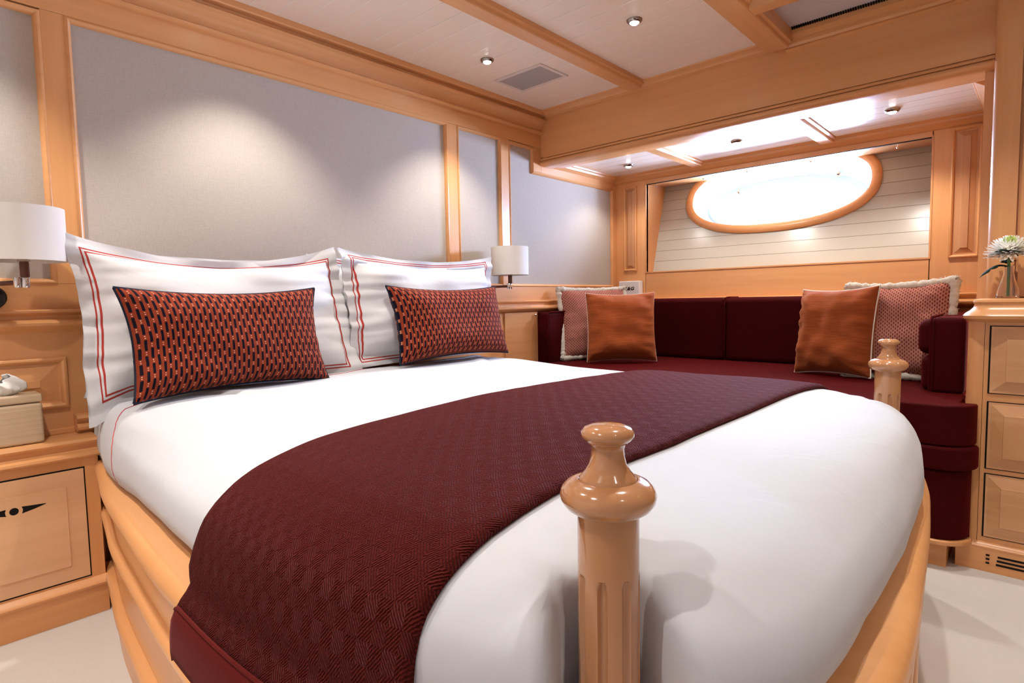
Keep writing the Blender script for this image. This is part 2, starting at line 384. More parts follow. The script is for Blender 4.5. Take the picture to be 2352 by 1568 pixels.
# wainscot with chair rail ledges
RAIL = [(2.31, 0.947), (2.262, 0.947), (2.257, 0.943), (2.258, 0.937), (2.272, 0.928), (2.272, 0.918), (2.246, 0.913), (2.238, 0.906), (2.238, 0.898), (2.246, 0.888), (2.262, 0.882), (2.27, 0.876), (2.31, 0.876)]
t1 = struct(MB().prism(RAIL, XL, 3.6, 0).build('trim_1', WX, bevel=0))
struct(MB().box(XL, 2.40, 2.27, 2.31, 0.0, 0.88).build('wall_wainscot', WX, smooth=False))
ww = bpy.data.objects['wall_wainscot']
raised('panel_moulding', 'raised_panel', (-0.25, 2.27, 0.64), (1, 0, 0), (0, 0, 1), 0.637, 0.158, ww, WX, WX, bev=0.05)
MB().box(-0.3, 0.41, 2.262, 2.272, 0.555, 0.575).build('skirting_bead', WX, ww, bevel=0.004)
# crown over the bed wall
CROWN = [(2.32, 2.07), (2.232, 2.07), (2.232, 2.044), (2.236, 2.040), (2.262, 2.038), (2.264, 2.024), (2.243, 2.020), (2.238, 2.015), (2.238, 1.999), (2.243, 1.995), (2.262, 1.990), (2.274, 1.976), (2.281, 1.958), (2.281, 1.954), (2.268, 1.953), (2.262, 1.949), (2.262, 1.941), (2.267, 1.937), (2.286, 1.936), (2.32, 1.936)]
struct(MB().prism(CROWN, XL, 2.775, 0).build('trim_2', WX, angle=40))
# header beam between cabin and sofa recess
HEAD = [(2.77, 2.10), (2.77, 1.802), (2.777, 1.801), (2.777, 1.797), (2.764, 1.796), (2.762, 1.792), (2.762, 1.785), (2.772, 1.784), (2.772, 1.780), (2.760, 1.779), (2.758, 1.775), (2.758, 1.768), (2.762, 1.762), (2.772, 1.756), (2.80, 1.753), (2.856, 1.753), (2.86, 1.765), (2.95, 1.768), (2.975, 1.772), (2.985, 1.785), (3.0, 1.797), (3.0, 2.10)]
struct(MB().prism(HEAD, 0.10, 2.29, 1).build('trim_3', WY, angle=30))
HCR = [(2.78, 2.068), (2.718, 2.068), (2.722, 2.058), (2.742, 2.048), (2.748, 2.040), (2.764, 2.034), (2.78, 2.03)]
struct(MB().prism(HCR, 0.88, 2.24, 1).build('trim_4', WY, angle=30))
HCW = [(2.78, 2.12), (2.715, 2.12), (2.715, 2.062), (2.735, 2.048), (2.735, 2.040), (2.752, 2.036), (2.757, 2.026), (2.752, 2.018), (2.78, 2.010)]
struct(MB().prism(HCW, 0.10, 0.88, 1).build('trim_5', WY, angle=30))
# ceiling beams
def beam_x(name, y0, y1, zb, zt, x0=XL, x1=2.73):
    P = [(y0, zt), (y0, zb+0.018), (y0+0.012, zb+0.014), (y0+0.014, zb+0.004), (y0+0.018, zb), (y1-0.018, zb), (y1-0.014, zb+0.004), (y1-0.012, zb+0.014), (y1, zb+0.018), (y1, zt)]
    return struct(MB().prism(P, x0, x1, 0).build(name, WX, angle=30))
beam_x('trim_6', 1.562, 1.662, 2.028, 2.08)
beam_x('trim_7', 0.845, 0.968, 2.018, 2.12)
P = [(2.258, 2.12), (2.258, 2.05), (2.27, 2.03), (2.275, 2.018), (2.335, 2.018), (2.34, 2.03), (2.352, 2.05), (2.352, 2.12)]
struct(MB().prism(P, YB, 0.86, 1).build('trim_8', WY, angle=30))
# recess cornice: back, left and right sides, and the two small beams
RB = [(3.60, 1.81), (3.545, 1.80), (3.552, 1.79), (3.56, 1.786), (3.562, 1.775), (3.575, 1.768), (3.582, 1.758), (3.592, 1.752), (3.61, 1.75)]
struct(MB().prism(RB, 0.19, 2.29, 1).build('trim_9', WY, angle=30))
RS = [(2.30, 1.81), (2.285-0.04, 1.80), (2.285-0.036, 1.79), (2.285-0.028, 1.786), (2.285-0.024, 1.775), (2.285-0.012, 1.768), (2.285, 1.76), (2.30, 1.75)]
struct(MB().prism(RS, 2.77, 3.60, 0).build('trim_10', WX, angle=30))
struct(MB().prism([(0.40-(y-2.1), z) for y, z in RS], 2.99, 3.60, 0).build('trim_11', WX, angle=30))
for nm, y0, y1 in (('trim_12', 1.612, 1.708), ('trim_13', 0.868, 0.962)): beam_x(nm, y0, y1, 1.772, 1.81, 2.95, 3.57)

# skylight blind beyond the beam
b = thing('skylight_blind', 'grey pleated skylight blind in the ceiling well at top right, edged in maple', 'blind', (2.53, 0.4, 2.085))
MB().box(2.353, 2.708, YB+0.02, 0.845, 2.088, 2.098).build('blind_fabric', BLINDM, b, smooth=False)
m = MB()
for i in range(95): y = 0.84-i*0.0088; m.box(2.700, 2.714, y-0.0045, y, 2.079, 2.0885)
tag(m.build('zigzag_edge', BLACK, b, smooth=False), 'dark zigzag edge')

# --- recess back wall with window opening, and hull
XB = 3.60
wr = struct(MB().box(XB+0.02, XB+0.05, 0.15, 0.45, 0, 1.85).build('wall_right', WZ, smooth=False))
def rb(y0, y1, z0, z1, mat, x0=XB, x1=XB+0.03): MB().box(x0, x1, y0, y1, z0, z1).build('wall_board', mat, wr, bevel=0.0015, seg=1)
rb(0.44, 2.05, 0.0, 1.128, WY); rb(0.44, 2.05, 1.722, 1.85, WY)
rb(2.045, 2.32, 0, 1.85, WZ); rb(0.15, 0.447, 0, 1.85, WZ)
raised('panel_moulding', 'raised_panel', (XB, 2.215, 1.14), (0, -1, 0), (0, 0, 1), 0.10, 0.58, wr, WLZ, WZ, fw=0.014, bev=0.022)
raised('panel_moulding', 'raised_panel', (XB, 0.368, 1.118), (0, -1, 0), (0, 0, 1), 0.122, 0.628, wr, WLZ, WZ, fw=0.016, bev=0.03)
m = MB(); m.sweep([(XB, 2.045, 1.128), (XB, 0.447, 1.128), (XB, 0.447, 1.722), (XB, 2.045, 1.722)], [(0, -0.002), (0, 0.004), (0.008, 0.004), (0.008, -0.002)], (-1, 0, 0), closed=True)
m.build('opening_edge', WY, wr)
tag(MB().box(XB-0.003, XB+0.012, 0.45, 2.04, 1.7185, 1.7225).build('shadow_gap', BLACK, wr, smooth=False), 'dark slot over the window opening')
struct(MB().box(2.80, XB, 0.13, 0.195, 0, 1.80).build('wall_recess_side', WZ, smooth=False))
def hx(z): return 3.70+0.295*(z-1.143)
# jambs, soffit
MB().prism([(XB+0.01, 1.11), (hx(1.11)+0.02, 1.11), (hx(1.76)+0.02, 1.76), (XB+0.01, 1.76)], 2.045, 2.075, 1).build('window_jamb', WZ, wr, smooth=False)
MB().prism([(XB+0.01, 1.11), (hx(1.11)+0.02, 1.11), (hx(1.76)+0.02, 1.76), (XB+0.01, 1.76)], 0.417, 0.447, 1).build('window_jamb', WZ, wr, smooth=False)
MB().prism([(XB+0.005, 1.723), (3.89, 1.738), (3.89, 1.80), (XB+0.005, 1.80)], 0.43, 2.07, 1).build('window_soffit', WY, wr, smooth=False)
MB().prism([(XB+0.005, 1.128), (3.72, 1.128), (3.72, 1.09), (XB+0.005, 1.09)], 0.43, 2.07, 1).build('window_sill', WY, wr, smooth=False)
OC = (1.278, 1.602); OA, OB = 0.552, 0.232
def oval(t, a, b, p=2.35):
    c, s_ = math.cos(t), math.sin(t)
    return math.copysign(abs(c)**(2/p), c)*a, math.copysign(abs(s_)**(2/p), s_)*b
NS = 96
def opt(t, a, b, cy=OC[0], cz=OC[1], off=0.0, p=2.35):
    y, z = oval(t, a, b, p); return Vector((hx(cz+z)+off, cy+y, cz+z))
hull_in = [opt(2*PI*k/NS, OA-0.015, OB-0.012, off=0.0) for k in range(NS)]
rect = []
for k in range(NS):
    t = 2*PI*k/NS; c, s_ = math.cos(t), math.sin(t); q = 1/max(abs(c)/0.90, abs(s_)/0.62); y, z = OC[0]+c*q, OC[1]+s_*q
    z = max(1.0, min(2.15, z)); rect.append(Vector((hx(z), y, z)))
hm = MB(); hm.add(hull_in+rect, [(k, (k+1) % NS, (k+1) % NS+NS, k+NS) for k in range(NS)])
hull = struct(hm.build('wall_hull', HULLM, smooth=False))
win = struct(thing('window_1', None, None, (3.85, 1.28, 1.6)))
m = MB(); nh = Vector((-1, 0, 0.295)).normalized()
rim = [opt(2*PI*k/NS, OA, OB) for k in range(NS)]
m.sweep(rim, [(-0.028, -0.01), (-0.028, 0.012), (-0.020, 0.022), (-0.006, 0.027), (0.010, 0.024), (0.022, 0.014), (0.026, -0.01)], nh, closed=True)
m.build('window_frame', WY, win)
GC = (1.292, 1.548); GA, GB = 0.44, 0.122
rings = [hull_in]
for q in (0.4, 1.0):
    rings.append([Vector((hx(OC[1]+oval(2*PI*k/NS, OA-0.02, OB-0.015)[1])*(1-q)+4.02*q, (OC[0]+oval(2*PI*k/NS, OA-0.02, OB-0.015)[0])*(1-q)+(GC[0]+oval(2*PI*k/NS, GA+0.055, GB+0.042, 2.2)[0])*q,
                 (OC[1]+oval(2*PI*k/NS, OA-0.02, OB-0.015)[1])*(1-q)+(GC[1]+oval(2*PI*k/NS, GA+0.055, GB+0.042, 2.2)[1])*q)) for k in range(NS)])
m = MB(); m.add([v for r in rings for v in r], [(j*NS+k, j*NS+(k+1) % NS, (j+1)*NS+(k+1) % NS, (j+1)*NS+k) for j in range(2) for k in range(NS)])
m.build('window_tunnel', TUNNEL, win)
def flat(a, b, x, p=2.2): return [Vector((x, GC[0]+oval(2*PI*k/NS, a, b, p)[0], GC[1]+oval(2*PI*k/NS, a, b, p)[1])) for k in range(NS)]
m = MB(); fl = [flat(GA+0.056, GB+0.043, 4.015), flat(GA+0.006, GB+0.006, 4.01), flat(GA, GB, 4.012), flat(GA, GB, 4.06)]
m.add([v for r in fl for v in r], [(j*NS+k, j*NS+(k+1) % NS, (j+1)*NS+(k+1) % NS, (j+1)*NS+k) for j in range(3) for k in range(NS)])
m.build('window_flange', CYAN, win)
gm, nt, N, L, bb = newmat('porthole_glass'); N.remove(bb)
tr = N.new('ShaderNodeBsdfTransparent'); gl = N.new('ShaderNodeBsdfGlossy'); gl.inputs['Roughness'].default_value = 0.02; mx = N.new('ShaderNodeMixShader'); mx.inputs[0].default_value = 0.06
L.new(tr.outputs[0], mx.inputs[1]); L.new(gl.outputs[0], mx.inputs[2]); L.new(mx.outputs[0], N['Material Output'].inputs[0])
MB().add(flat(GA, GB, 4.05), [list(range(NS))]).build('window_pane', gm, win, smooth=False)
for py, pz in ((1.56, 1.640), (0.955, 1.668)):
    m = MB(); m.lathe([(0.006, 0), (0.006, 0.02), (0.011, 0.022), (0.011, 0.032), (0.004, 0.036)], (4.01, py, pz+0.012), 12, (-1, 0, 0)); m.box(3.985, 4.0, py-0.014, py+0.014, pz-0.004, pz+0.002)
    m.build('window_latch', CHROME, win)
for i, (y, lab) in enumerate(((2.0, 0), (1.66, 0), (1.38, 0), (1.02, 0), (0.60, 0))):
    st = MB().lathe([(0.003, 0), (0.003, 0.010), (0.007, 0.013), (0.008, 0.018), (0.005, 0.023)], (3.655, y, 1.727), 12, (0, 0, -1)).build('blind_stud', CHROME, wr)

# --- corner post and tall cupboard right of the recess
P = [(2.80, 0.165), (2.745, 0.165)]+[(2.745-0.042*math.sin(t), 0.123+0.042*math.cos(t)) for t in [PI/2*i/8 for i in range(9)]]+[(2.703, 0.088), (2.80, 0.088)]
struct(MB().prism(P, 0.90, 2.12, 2).build('trim_14', WZ, angle=30))
cab = thing('tall_cupboard', 'tall maple cupboard rising behind the flower vase at the right edge', 'cupboard', (2.9, -0.5, 0.90))
MB().box(2.72, 3.1, YB, 0.088, 0.90, 2.09).build('carcass', WZ, cab, smooth=False)
MB().box(2.703, 2.722, YB+0.02, 0.078, 0.93, 2.09).build('door', WZ, cab, bevel=0.001)

# ================================================================== DOWNLIGHTS
def downlight(loc, label, group, rec=False):
    L0 = thing('ceiling_light', label, 'ceiling light', loc, group)
    x, y, z = loc
    MB().lathe([(0.032, 0.001), (0.032, -0.002), (0.030, -0.006), (0.026, -0.010), (0.0215, -0.0125), (0.019, -0.012), (0.018, -0.008), (0.018, 0.001)], loc, 32, cap=False).build('trim_ring', RING, L0)
    MB().lathe([(0.0182, -0.004), (0.0178, -0.0125), (0.013, -0.0165), (0.006, -0.018), (0.0005, -0.0185)], loc, 24).build('lamp_lens', BULB, L0)
    return L0
def dl_light(o, w, size, blend=0.6):
    return lamp('downlight_beam', 'SPOT', (o.location.x, o.location.y, o.location.z-0.025), (0, 0, -1), w, SPOT_COL, o, spot_size=math.radians(size), spot_blend=blend, shadow_soft_size=0.018)
specs = [((1.983, 1.952, ZC), 'round chrome downlight in the white ceiling beside the grey air grille'),
         ((2.13, 1.261, ZC), 'round chrome downlight between the two long ceiling beams, the largest in view')]
for (loc, lab) in specs: dl_light(downlight(loc, lab, 'downlights in the main ceiling'), SPOT_W, 98)
for loc, lab in (((3.30, 2.0, 1.798), 'leftmost small downlight in the recess ceiling over the sofa'),
                 ((3.24, 1.283, 1.798), 'middle downlight in the recess ceiling, in the patch of blue daylight'),
                 ((3.235, 0.558, 1.798), 'rightmost downlight in the recess ceiling, nearest the corner post')):
    dl_light(downlight(loc, lab, 'downlights over the sofa'), SPOT_W*(0.24 if loc[1] > 1.8 else 0.55), 128)
OUTLAB = ['downlight in the cabin ceiling above the left sham', 'downlight in the cabin ceiling above the left end of the nightstand', 'downlight above the middle of the bed, between the beams',
          'downlight above the floor left of the bed, between the beams', 'added fill downlight, out of view, above the near foot of the bed', 'added fill downlight, out of view, above the gap between sofa and dresser', 'added fill downlight, out of view, above the near bed post side floor',
          'added rearmost fill downlight behind the camera, on its left', 'added rearmost fill downlight behind the camera, in the middle', 'added rearmost fill downlight, out of view, before the chest of drawers']
for i, (x, y) in enumerate(((0.95, 1.95), (0.06, 1.95), (1.1, 1.261), (0.05, 1.261), (1.1, 0.30), (2.05, 0.25), (-0.35, 0.6), (0.3, -0.7), (1.5, -0.7), (2.2, -0.6))):  # unseen; bed-head and between-beam ones follow the seen rows, the rest added as fill
    z = ZC if y > 0.9 else 2.10
    dl_light(downlight((x, y, z), OUTLAB[i], None), SPOT_W*(0.25 if y < 0 else 1.0), 98)

v = thing('air_grille', 'flat grey rectangular air grille with pale frame in the white ceiling', 'vent', (2.29, 1.95, ZC))
m = MB(); m.sweep([(2.20, 1.812, ZC-0.001), (2.20, 2.095, ZC-0.001), (2.392, 2.095, ZC-0.001), (2.392, 1.812, ZC-0.001)], [(-0.006, 0), (-0.006, 0.004), (0.012, 0.004), (0.012, 0)], (0, 0, -1), closed=True)
m.build('frame', WFRAME, v)
MB().box(2.205, 2.387, 1.817, 2.090, ZC-0.004, ZC-0.001).build('grille', GREY, v, smooth=False)

# ================================================================== BED
OUT = [(0.425, 2.235), (0.412, 2.12), (0.385, 1.95), (0.358, 1.78), (0.332, 1.51), (0.312, 1.275), (0.304, 1.14), (0.299, 1.01), (0.296, 0.86), (0.303, 0.70), (0.325, 0.54), (0.365, 0.40), (0.425, 0.285), (0.51, 0.195), (0.61, 0.14), (0.72, 0.118), (0.855, 0.113), (1.0, 0.120), (1.18, 0.136), (1.4, 0.156), (1.566, 0.175), (1.75, 0.20), (1.91, 0.24), (2.03, 0.30), (2.12, 0.385), (2.18, 0.50), (2.22, 0.68), (2.238, 0.88), (2.235, 1.2), (2.20, 1.6), (2.16, 1.9), (2.125, 2.10), (2.11, 2.235)]
outl = [Vector((p[0], p[1], 0)) for p in catmull([(x, y, 0) for x, y in OUT], 5)]
PN, PF = (0.520, 0.342), (2.015, 0.340)
bed = thing('bed', 'boat-shaped maple double bed with turned foot posts and curved stepped side rails', 'bed', (1.26, 1.2, 0))
def railsweep(name, z, w, h, off=0.0, inset=0.0):
    path = [Vector((p.x, p.y, z)) for p in outl]
    pr = halfround(w, h); r = h/2
    pr = [(a-r-inset, b) for a, b in pr]      # nose tip sits on the outline
    return path, pr
def side_out(m, path, prof): m.sweep(path, prof, (0, 0, 1)); return m
# travelling the outline counter clockwise: tangent x up points to the inside on the left, so flip
path, pr = railsweep('side_rail', 0.452, 0.085, 0.056); side_out(MB(), path, [(a, b) for a, b in pr]).build('top_rail', WY, bed)
def pl(z0, z1, ins, th=0.02): return [(-ins, z0), (-ins, z1), (-ins-th, z1), (-ins-th, z0)]
LO = [(0.0, 0.0)]
path0 = [Vector((p.x, p.y, 0)) for p in outl]
side_out(MB(), path0, pl(0.32, 0.43, 0.030)).build('side_panel', WY, bed)
path, pr = railsweep('mid', 0.305, 0.05, 0.040, inset=0.0)
def lower(path, k):   # the lower rails tuck in towards the head less than the top one
    out = []
    for p in path:
        c = Vector((1.26, 1.2, p.z)); q = (c-p); q.z = 0; out.append(p+q.normalized()*k)
    return out
side_out(MB(), lower(path, 0.011), pr).build('middle_rail', WY, bed)
side_out(MB(), lower(path0, 0.011), pl(0.13, 0.29, 0.026)).build('side_panel', WY, bed)
path, pr = railsweep('low', 0.105, 0.05, 0.046)
side_out(MB(), lower(path, 0.013), pr).build('bottom_rail', WY, bed)
side_out(MB(), lower(path0, 0.017), pl(0.0, 0.09, 0.010)).build('plinth', WY, bed)
def post(c, nm):
    x, y = c
    p = MB(); prof_seg = 48; rr = 0.0335
    zs = [0.10, 0.60, 0.636, 0.644, 0.650, 0.654, 0.656, 0.66, 0.70, 0.722]
    vs = []
    for z in zs:
        for k in range(96):
            a = 2*PI*k/96+PI/20; ph = ((a*8/(2*PI)) % 1.0)-0.5   # eight flutes
            w = 0.20
            top = 0.655; edge = w*math.sqrt(max(0.0, 1-max(0.0, (z-(top-0.014))/0.014)**2)) if z < top else 0
            r = rr
            if edge > 0 and abs(ph) < edge: r -= 0.0058*math.sqrt(max(0, 1-(ph/edge)**2))
            vs.append((x+r*math.cos(a), y+r*math.sin(a), z))
    n = 96; fs = [(j*n+k, j*n+(k+1) % n, (j+1)*n+(k+1) % n, (j+1)*n+k) for j in range(len(zs)-1) for k in range(n)]
    p.add(vs, fs); po = p.build(nm, WP, bed, angle=50)
    prof = [(0.0335, 0.720), (0.040, 0.7225), (0.046, 0.7265), (0.0505, 0.733), (0.0520, 0.740), (0.0500, 0.7465), (0.0440, 0.7525), (0.0360, 0.7560), (0.0320, 0.7565), (0.0312, 0.7548), (0.0308, 0.7570),
            (0.0290, 0.7600), (0.0240, 0.7655), (0.0200, 0.7730), (0.0180, 0.7820), (0.0176, 0.7890), (0.0190, 0.7945), (0.0215, 0.7960), (0.0215, 0.7975), (0.0250, 0.7990), (0.0285, 0.8035), (0.0285, 0.8075), (0.0250, 0.8120), (0.0170, 0.8150), (0.0060, 0.8160), (0.0002, 0.8160)]
    MB().lathe([(r, z-0.72) for r, z in prof], (x, y, 0.72), 48).build('finial', WP, po, angle=50)
post(PN, 'bed_post'); post(PF, 'bed_post')
# returns of the headboard side by the nightstand
MB().box(0.398, 0.45, 2.235, 2.285, 0.0, 0.60).build('head_stile', WZ, bed, bevel=0.003)
m = MB(); m.prism([(2.272, 0.562), (2.226, 0.562), (2.215, 0.569), (2.213, 0.577), (2.220, 0.583), (2.234, 0.588), (2.234, 0.592), (2.222, 0.597), (2.217, 0.604), (2.222, 0.611), (2.232, 0.614), (2.272, 0.614)], 0.396, 0.47, 0)
m.build('head_moulding', WX, bed, angle=40)

# white bedcover ------------------------------------------------------------
PROF = [(0.092, 0.470), (0.080, 0.480), (0.062, 0.494), (0.050, 0.513), (0.046, 0.535), (0.050, 0.557), (0.060, 0.580), (0.078, 0.597), (0.10, 0.611), (0.125, 0.622), (0.155, 0.632), (0.19, 0.641), (0.24, 0.650), (0.30, 0.658), (0.38, 0.665), (0.48, 0.671), (0.60, 0.676), (0.75, 0.680), (1.2, 0.683)]
cov_out = [Vector((p.x, p.y, 0)) for p in outl if p.y < 2.2]
a, bq = cov_out[0], cov_out[-1]
head = [Vector((0.62+i*(2.0-0.62)/14, 2.235, 0)) for i in range(15)]
full = catmull([(p.x, p.y, 0) for p in cov_out[::2]]+[(2.07, 2.23, 0)]+[(h.x, h.y, 0) for h in head[::-1]]+[(0.47, 2.23, 0)], 3, closed=True)
C0 = Vector((1.26, 1.18, 0)); n = len(full)
def sc_d(p):
    return interp(p.y, [(0.1, 0.62), (0.5, 0.72), (0.8, 0.95), (1.2, 1.0), (1.6, 0.8), (1.95, 0.30), (2.3, 0.25)])
DD = [p[0] for p in PROF[:13]]+[None]*10
def notch(p):
    for (cx, cy), o in ((PN, Vector((-0.70, -0.714, 0))), (PF, Vector((0.72, -0.694, 0)))):
        rel = Vector((p.x-cx, p.y-cy, 0)); a = rel.dot(o); b = abs(rel.dot(Vector((-o.y, o.x, 0))))
        if b < 0.17 and a > -0.2:
            q = min(1, max(0, (b-0.028)/0.085)); lim = -0.022+0.20*q*q*(3-2*q)
            if a > lim: p = p-o*(a-lim)
    return p
rings = []; 
for i in range(n):
    p = full[i]; t = (full[(i+1) % n]-full[i-1]).normalized(); nrm = Vector((t.y, -t.x, 0)); 
    if nrm.dot(p-C0) < 0: nrm = -nrm
    rings.append((p, max(0.25, (p-C0).dot(nrm)), nrm, notch(p)))
fr = [0, 0, 0, 0, 0]
cols = []
for (p, sup, nrm, pn) in rings:
    s = sc_d(p); col = []
    if p.y < 0.32: s = s+(interp(p.x, [(0.4, 0.7), (0.6, 0.95), (0.85, 1.05), (1.15, 0.6), (1.5, 0.30), (2.0, 0.45)])-s)*min(1, (0.32-p.y)/0.08)
    seq = []
    for d, z in PROF[:13]: seq.append((d*s/sup, z, d))
    t0 = seq[-1][0]
    for q in range(1, 13):
        tt = t0+(1-t0)*(q/13.0)**1.05; d = tt*sup/ (s+(1-s)*min(1, (q/6)))
        seq.append((tt, interp(d, PROF), d))
    for tt, z, d in seq:
        nk = max(0, 1-d/0.24); nk = nk*nk*(3-2*nk); w = p+(C0-p)*tt; w = w+(pn-p)*nk; zz = z
        hb = interp(w.y, [(0.1, 0.004), (0.5, 0.002), (1.2, 0.006), (1.8, 0.012), (2.2, 0.014)]) if d > 0.1 else interp(w.y, [(0.1, 0.0), (1.6, 0), (1.95, 0.010), (2.2, 0.012)])*min(1, d/0.1*1.4)
        zz += hb*min(1, d/0.15)
        # soft undulation
        zz += 0.0030*noise.noise(Vector((w.x*4, w.y*4, 1.7)))*min(1, d/0.1)
        wav = 0.006*noise.noise(Vector((w.x*7, w.y*7, 4.2)))*max(0, 1-d/0.12)
        v3 = Vector((w.x, w.y, zz))+nrm*wav
        for (cx, cy) in (PN, PF):
            dx, dy = v3.x-cx, v3.y-cy; r = math.hypot(dx, dy)
            if r < 0.25:
                an = math.atan2(dy, dx)
                wr_ = math.exp(-((r-0.07)/0.05)**2)
                v3.z += 0.006*wr_*math.sin(an*8+1.5*math.sin(an*2))*(1 if r > 0.035 else 0)-0.012*math.exp(-(r/0.09)**2)
                if r < 0.037: v3.x = cx+dx/max(r, 1e-4)*0.037; v3.y = cy+dy/max(r, 1e-4)*0.037
        col.append(v3)
    cols.append(col)
cm = MB(); nr = len(cols[0])
vs = [v for c in cols for v in c]+[Vector((C0.x, C0.y, 0.69))]
fs = [(i*nr+j, i*nr+j+1, ((i+1) % n)*nr+j+1, ((i+1) % n)*nr+j) for i in range(n) for j in range(nr-1)]
fs += [(i*nr+nr-1, len(vs)-1, ((i+1) % n)*nr+nr-1) for i in range(n)]
cm.add(vs, fs)
cover = thing('bedcover', 'smooth white cotton bedcover over the whole mattress, with one thin red line near the pillows', 'bedding', (1.26, 1.2, 0.48))
cv = cm.build('cover_cloth', COTTON, cover, angle=0)
bvh = BVHTree.FromPolygons([tuple(v) for v in vs], [tuple(f) for f in fs])
def cz(x, y):
    h = bvh.ray_cast(Vector((x, y, 1.5)), Vector((0, 0, -1))); return h[0].z if h[0] else None
def onsurf(x, y, z):
    h = bvh.find_nearest(Vector((x, y, z))); return h[0], h[1]
# thin red piping line
pts = []
for (x, y, z) in [(0.42, 1.74, 0.49), (0.385, 1.77, 0.54), (0.375, 1.80, 0.59), (0.38, 1.85, 0.635), (0.42, 1.89, 0.67), (0.49, 1.93, 0.69), (0.62, 1.965, 0.70), (0.8, 1.975, 0.7), (1.15, 1.985, 0.70), (1.27, 2.02, 0.70), (1.45, 2.075, 0.70), (1.53, 2.02, 0.7), (1.8, 2.0, 0.7), (2.05, 1.98, 0.7)]: pts.append((x, y, z))
rp_ = []
for p in catmull(pts, 8):
    h, nn = onsurf(*p); rp_.append(h+Vector((0, 0, 0.0005)))
tag(MB().tube(rp_, 0.0014, 6).build('piping_line', REDLINE, cover), 'thin red line')

# burgundy throw -------------------------------------------------------------
def nose_x(y, side):
    best = None
    for p, q in zip(outl, outl[1:]):
        if (p.y-y)*(q.y-y) <= 0 and abs(p.y-q.y) > 1e-6:
            x = p.x+(q.x-p.x)*(y-p.y)/(q.y-p.y)
            if side < 0 and x < 1.2: best = x if best is None else min(best, x)
            if side > 0 and x > 1.3: best = x if best is None else max(best, x)
    return best
NU, NV = 150, 44
def throw_row(v):   # v 0 = foot edge, 1 = head edge
    def yv(k): return (0.512+(1.105-0.512)*v)-k*(0.03+0.085*v)
    pts = []
    # left drape, from hem up
    def L(z, dx, k): y = yv(k); return Vector((nose_x(y, -1)+dx, y, z))
    pts += [L(0.402, -0.018, 1.0), L(0.418, -0.018, 0.95), L(0.437, -0.016, 0.92), L(0.46, -0.012, 0.88), L(0.48, 0.004, 0.8), L(0.497, 0.024, 0.7), L(0.525, 0.027, 0.6)]
    y = yv(0.3); x0 = nose_x(y, -1)+0.055; x1 = nose_x(yv(0), 1)-0.05
    m_ = 46
    for i in range(m_+1):
        q = i/m_; x = x0+(x1-x0)*q; yy = yv(0.45*max(0, 1-(x-x0)/0.25)); 
        z = cz(x, yy)
        if z is None: continue
        pts.append(Vector((x, yy, z+0.009)))
    yr = yv(0); xr = nose_x(yr, 1)
    pts += [Vector((xr-0.028, yr, 0.545)), Vector((xr-0.03, yr, 0.50))]
    return pts
def resample(pts, n):
    L_ = [0]
    for a, b in zip(pts, pts[1:]): L_.append(L_[-1]+(b-a).length)
    out = []; j = 0
    for i in range(n):
        t = L_[-1]*i/(n-1)
        while j < len(L_)-2 and L_[j+1] < t: j += 1
        q = (t-L_[j])/max(1e-9, L_[j+1]-L_[j]); out.append((pts[j].lerp(pts[j+1], q), t))
    return out
rows, uvr = [], []
for j in range(NV+1):
    v = j/NV; rs = resample(catmull(throw_row(v), 2), NU)
    if j in (0, NV):
        pass
    rows.append([Vector(p) for p, t in rs]); uvr.append([(t, v*0.593) for p, t in rs])
for j in range(NV+1):   # slightly softened, thicker edges
    e = min(j, NV-j)/NV
    for i in range(NU):
        rows[j][i].z += 0.0015*noise.noise(Vector((rows[j][i].x*9, rows[j][i].y*9, 8)))
        if e == 0: rows[j][i].z -= 0.006
hemI = max(i for i in range(NU) if uvr[NV//2][i][0] < 0.075)
throw = thing('throw_blanket', 'burgundy diamond-woven throw laid across the foot half of the white bed', 'throw', (1.2, 0.8, 0.69))
m = MB(); m.grid([r[hemI:] for r in rows], [u[hemI:] for u in uvr]); m.build('throw_cloth', THROW, throw, solid=0.012, angle=0)
m = MB(); m.grid([r[:hemI+1] for r in rows], [u[:hemI+1] for u in uvr])
tag(m.build('hem', HEM, throw, solid=0.013, angle=0), 'plain woven burgundy hem band')
m = MB(); m.tube([r[hemI]+Vector((-0.005, 0, 0.004)) for r in rows], 0.0032, 6); m.build('hem_seam', HEM, throw)

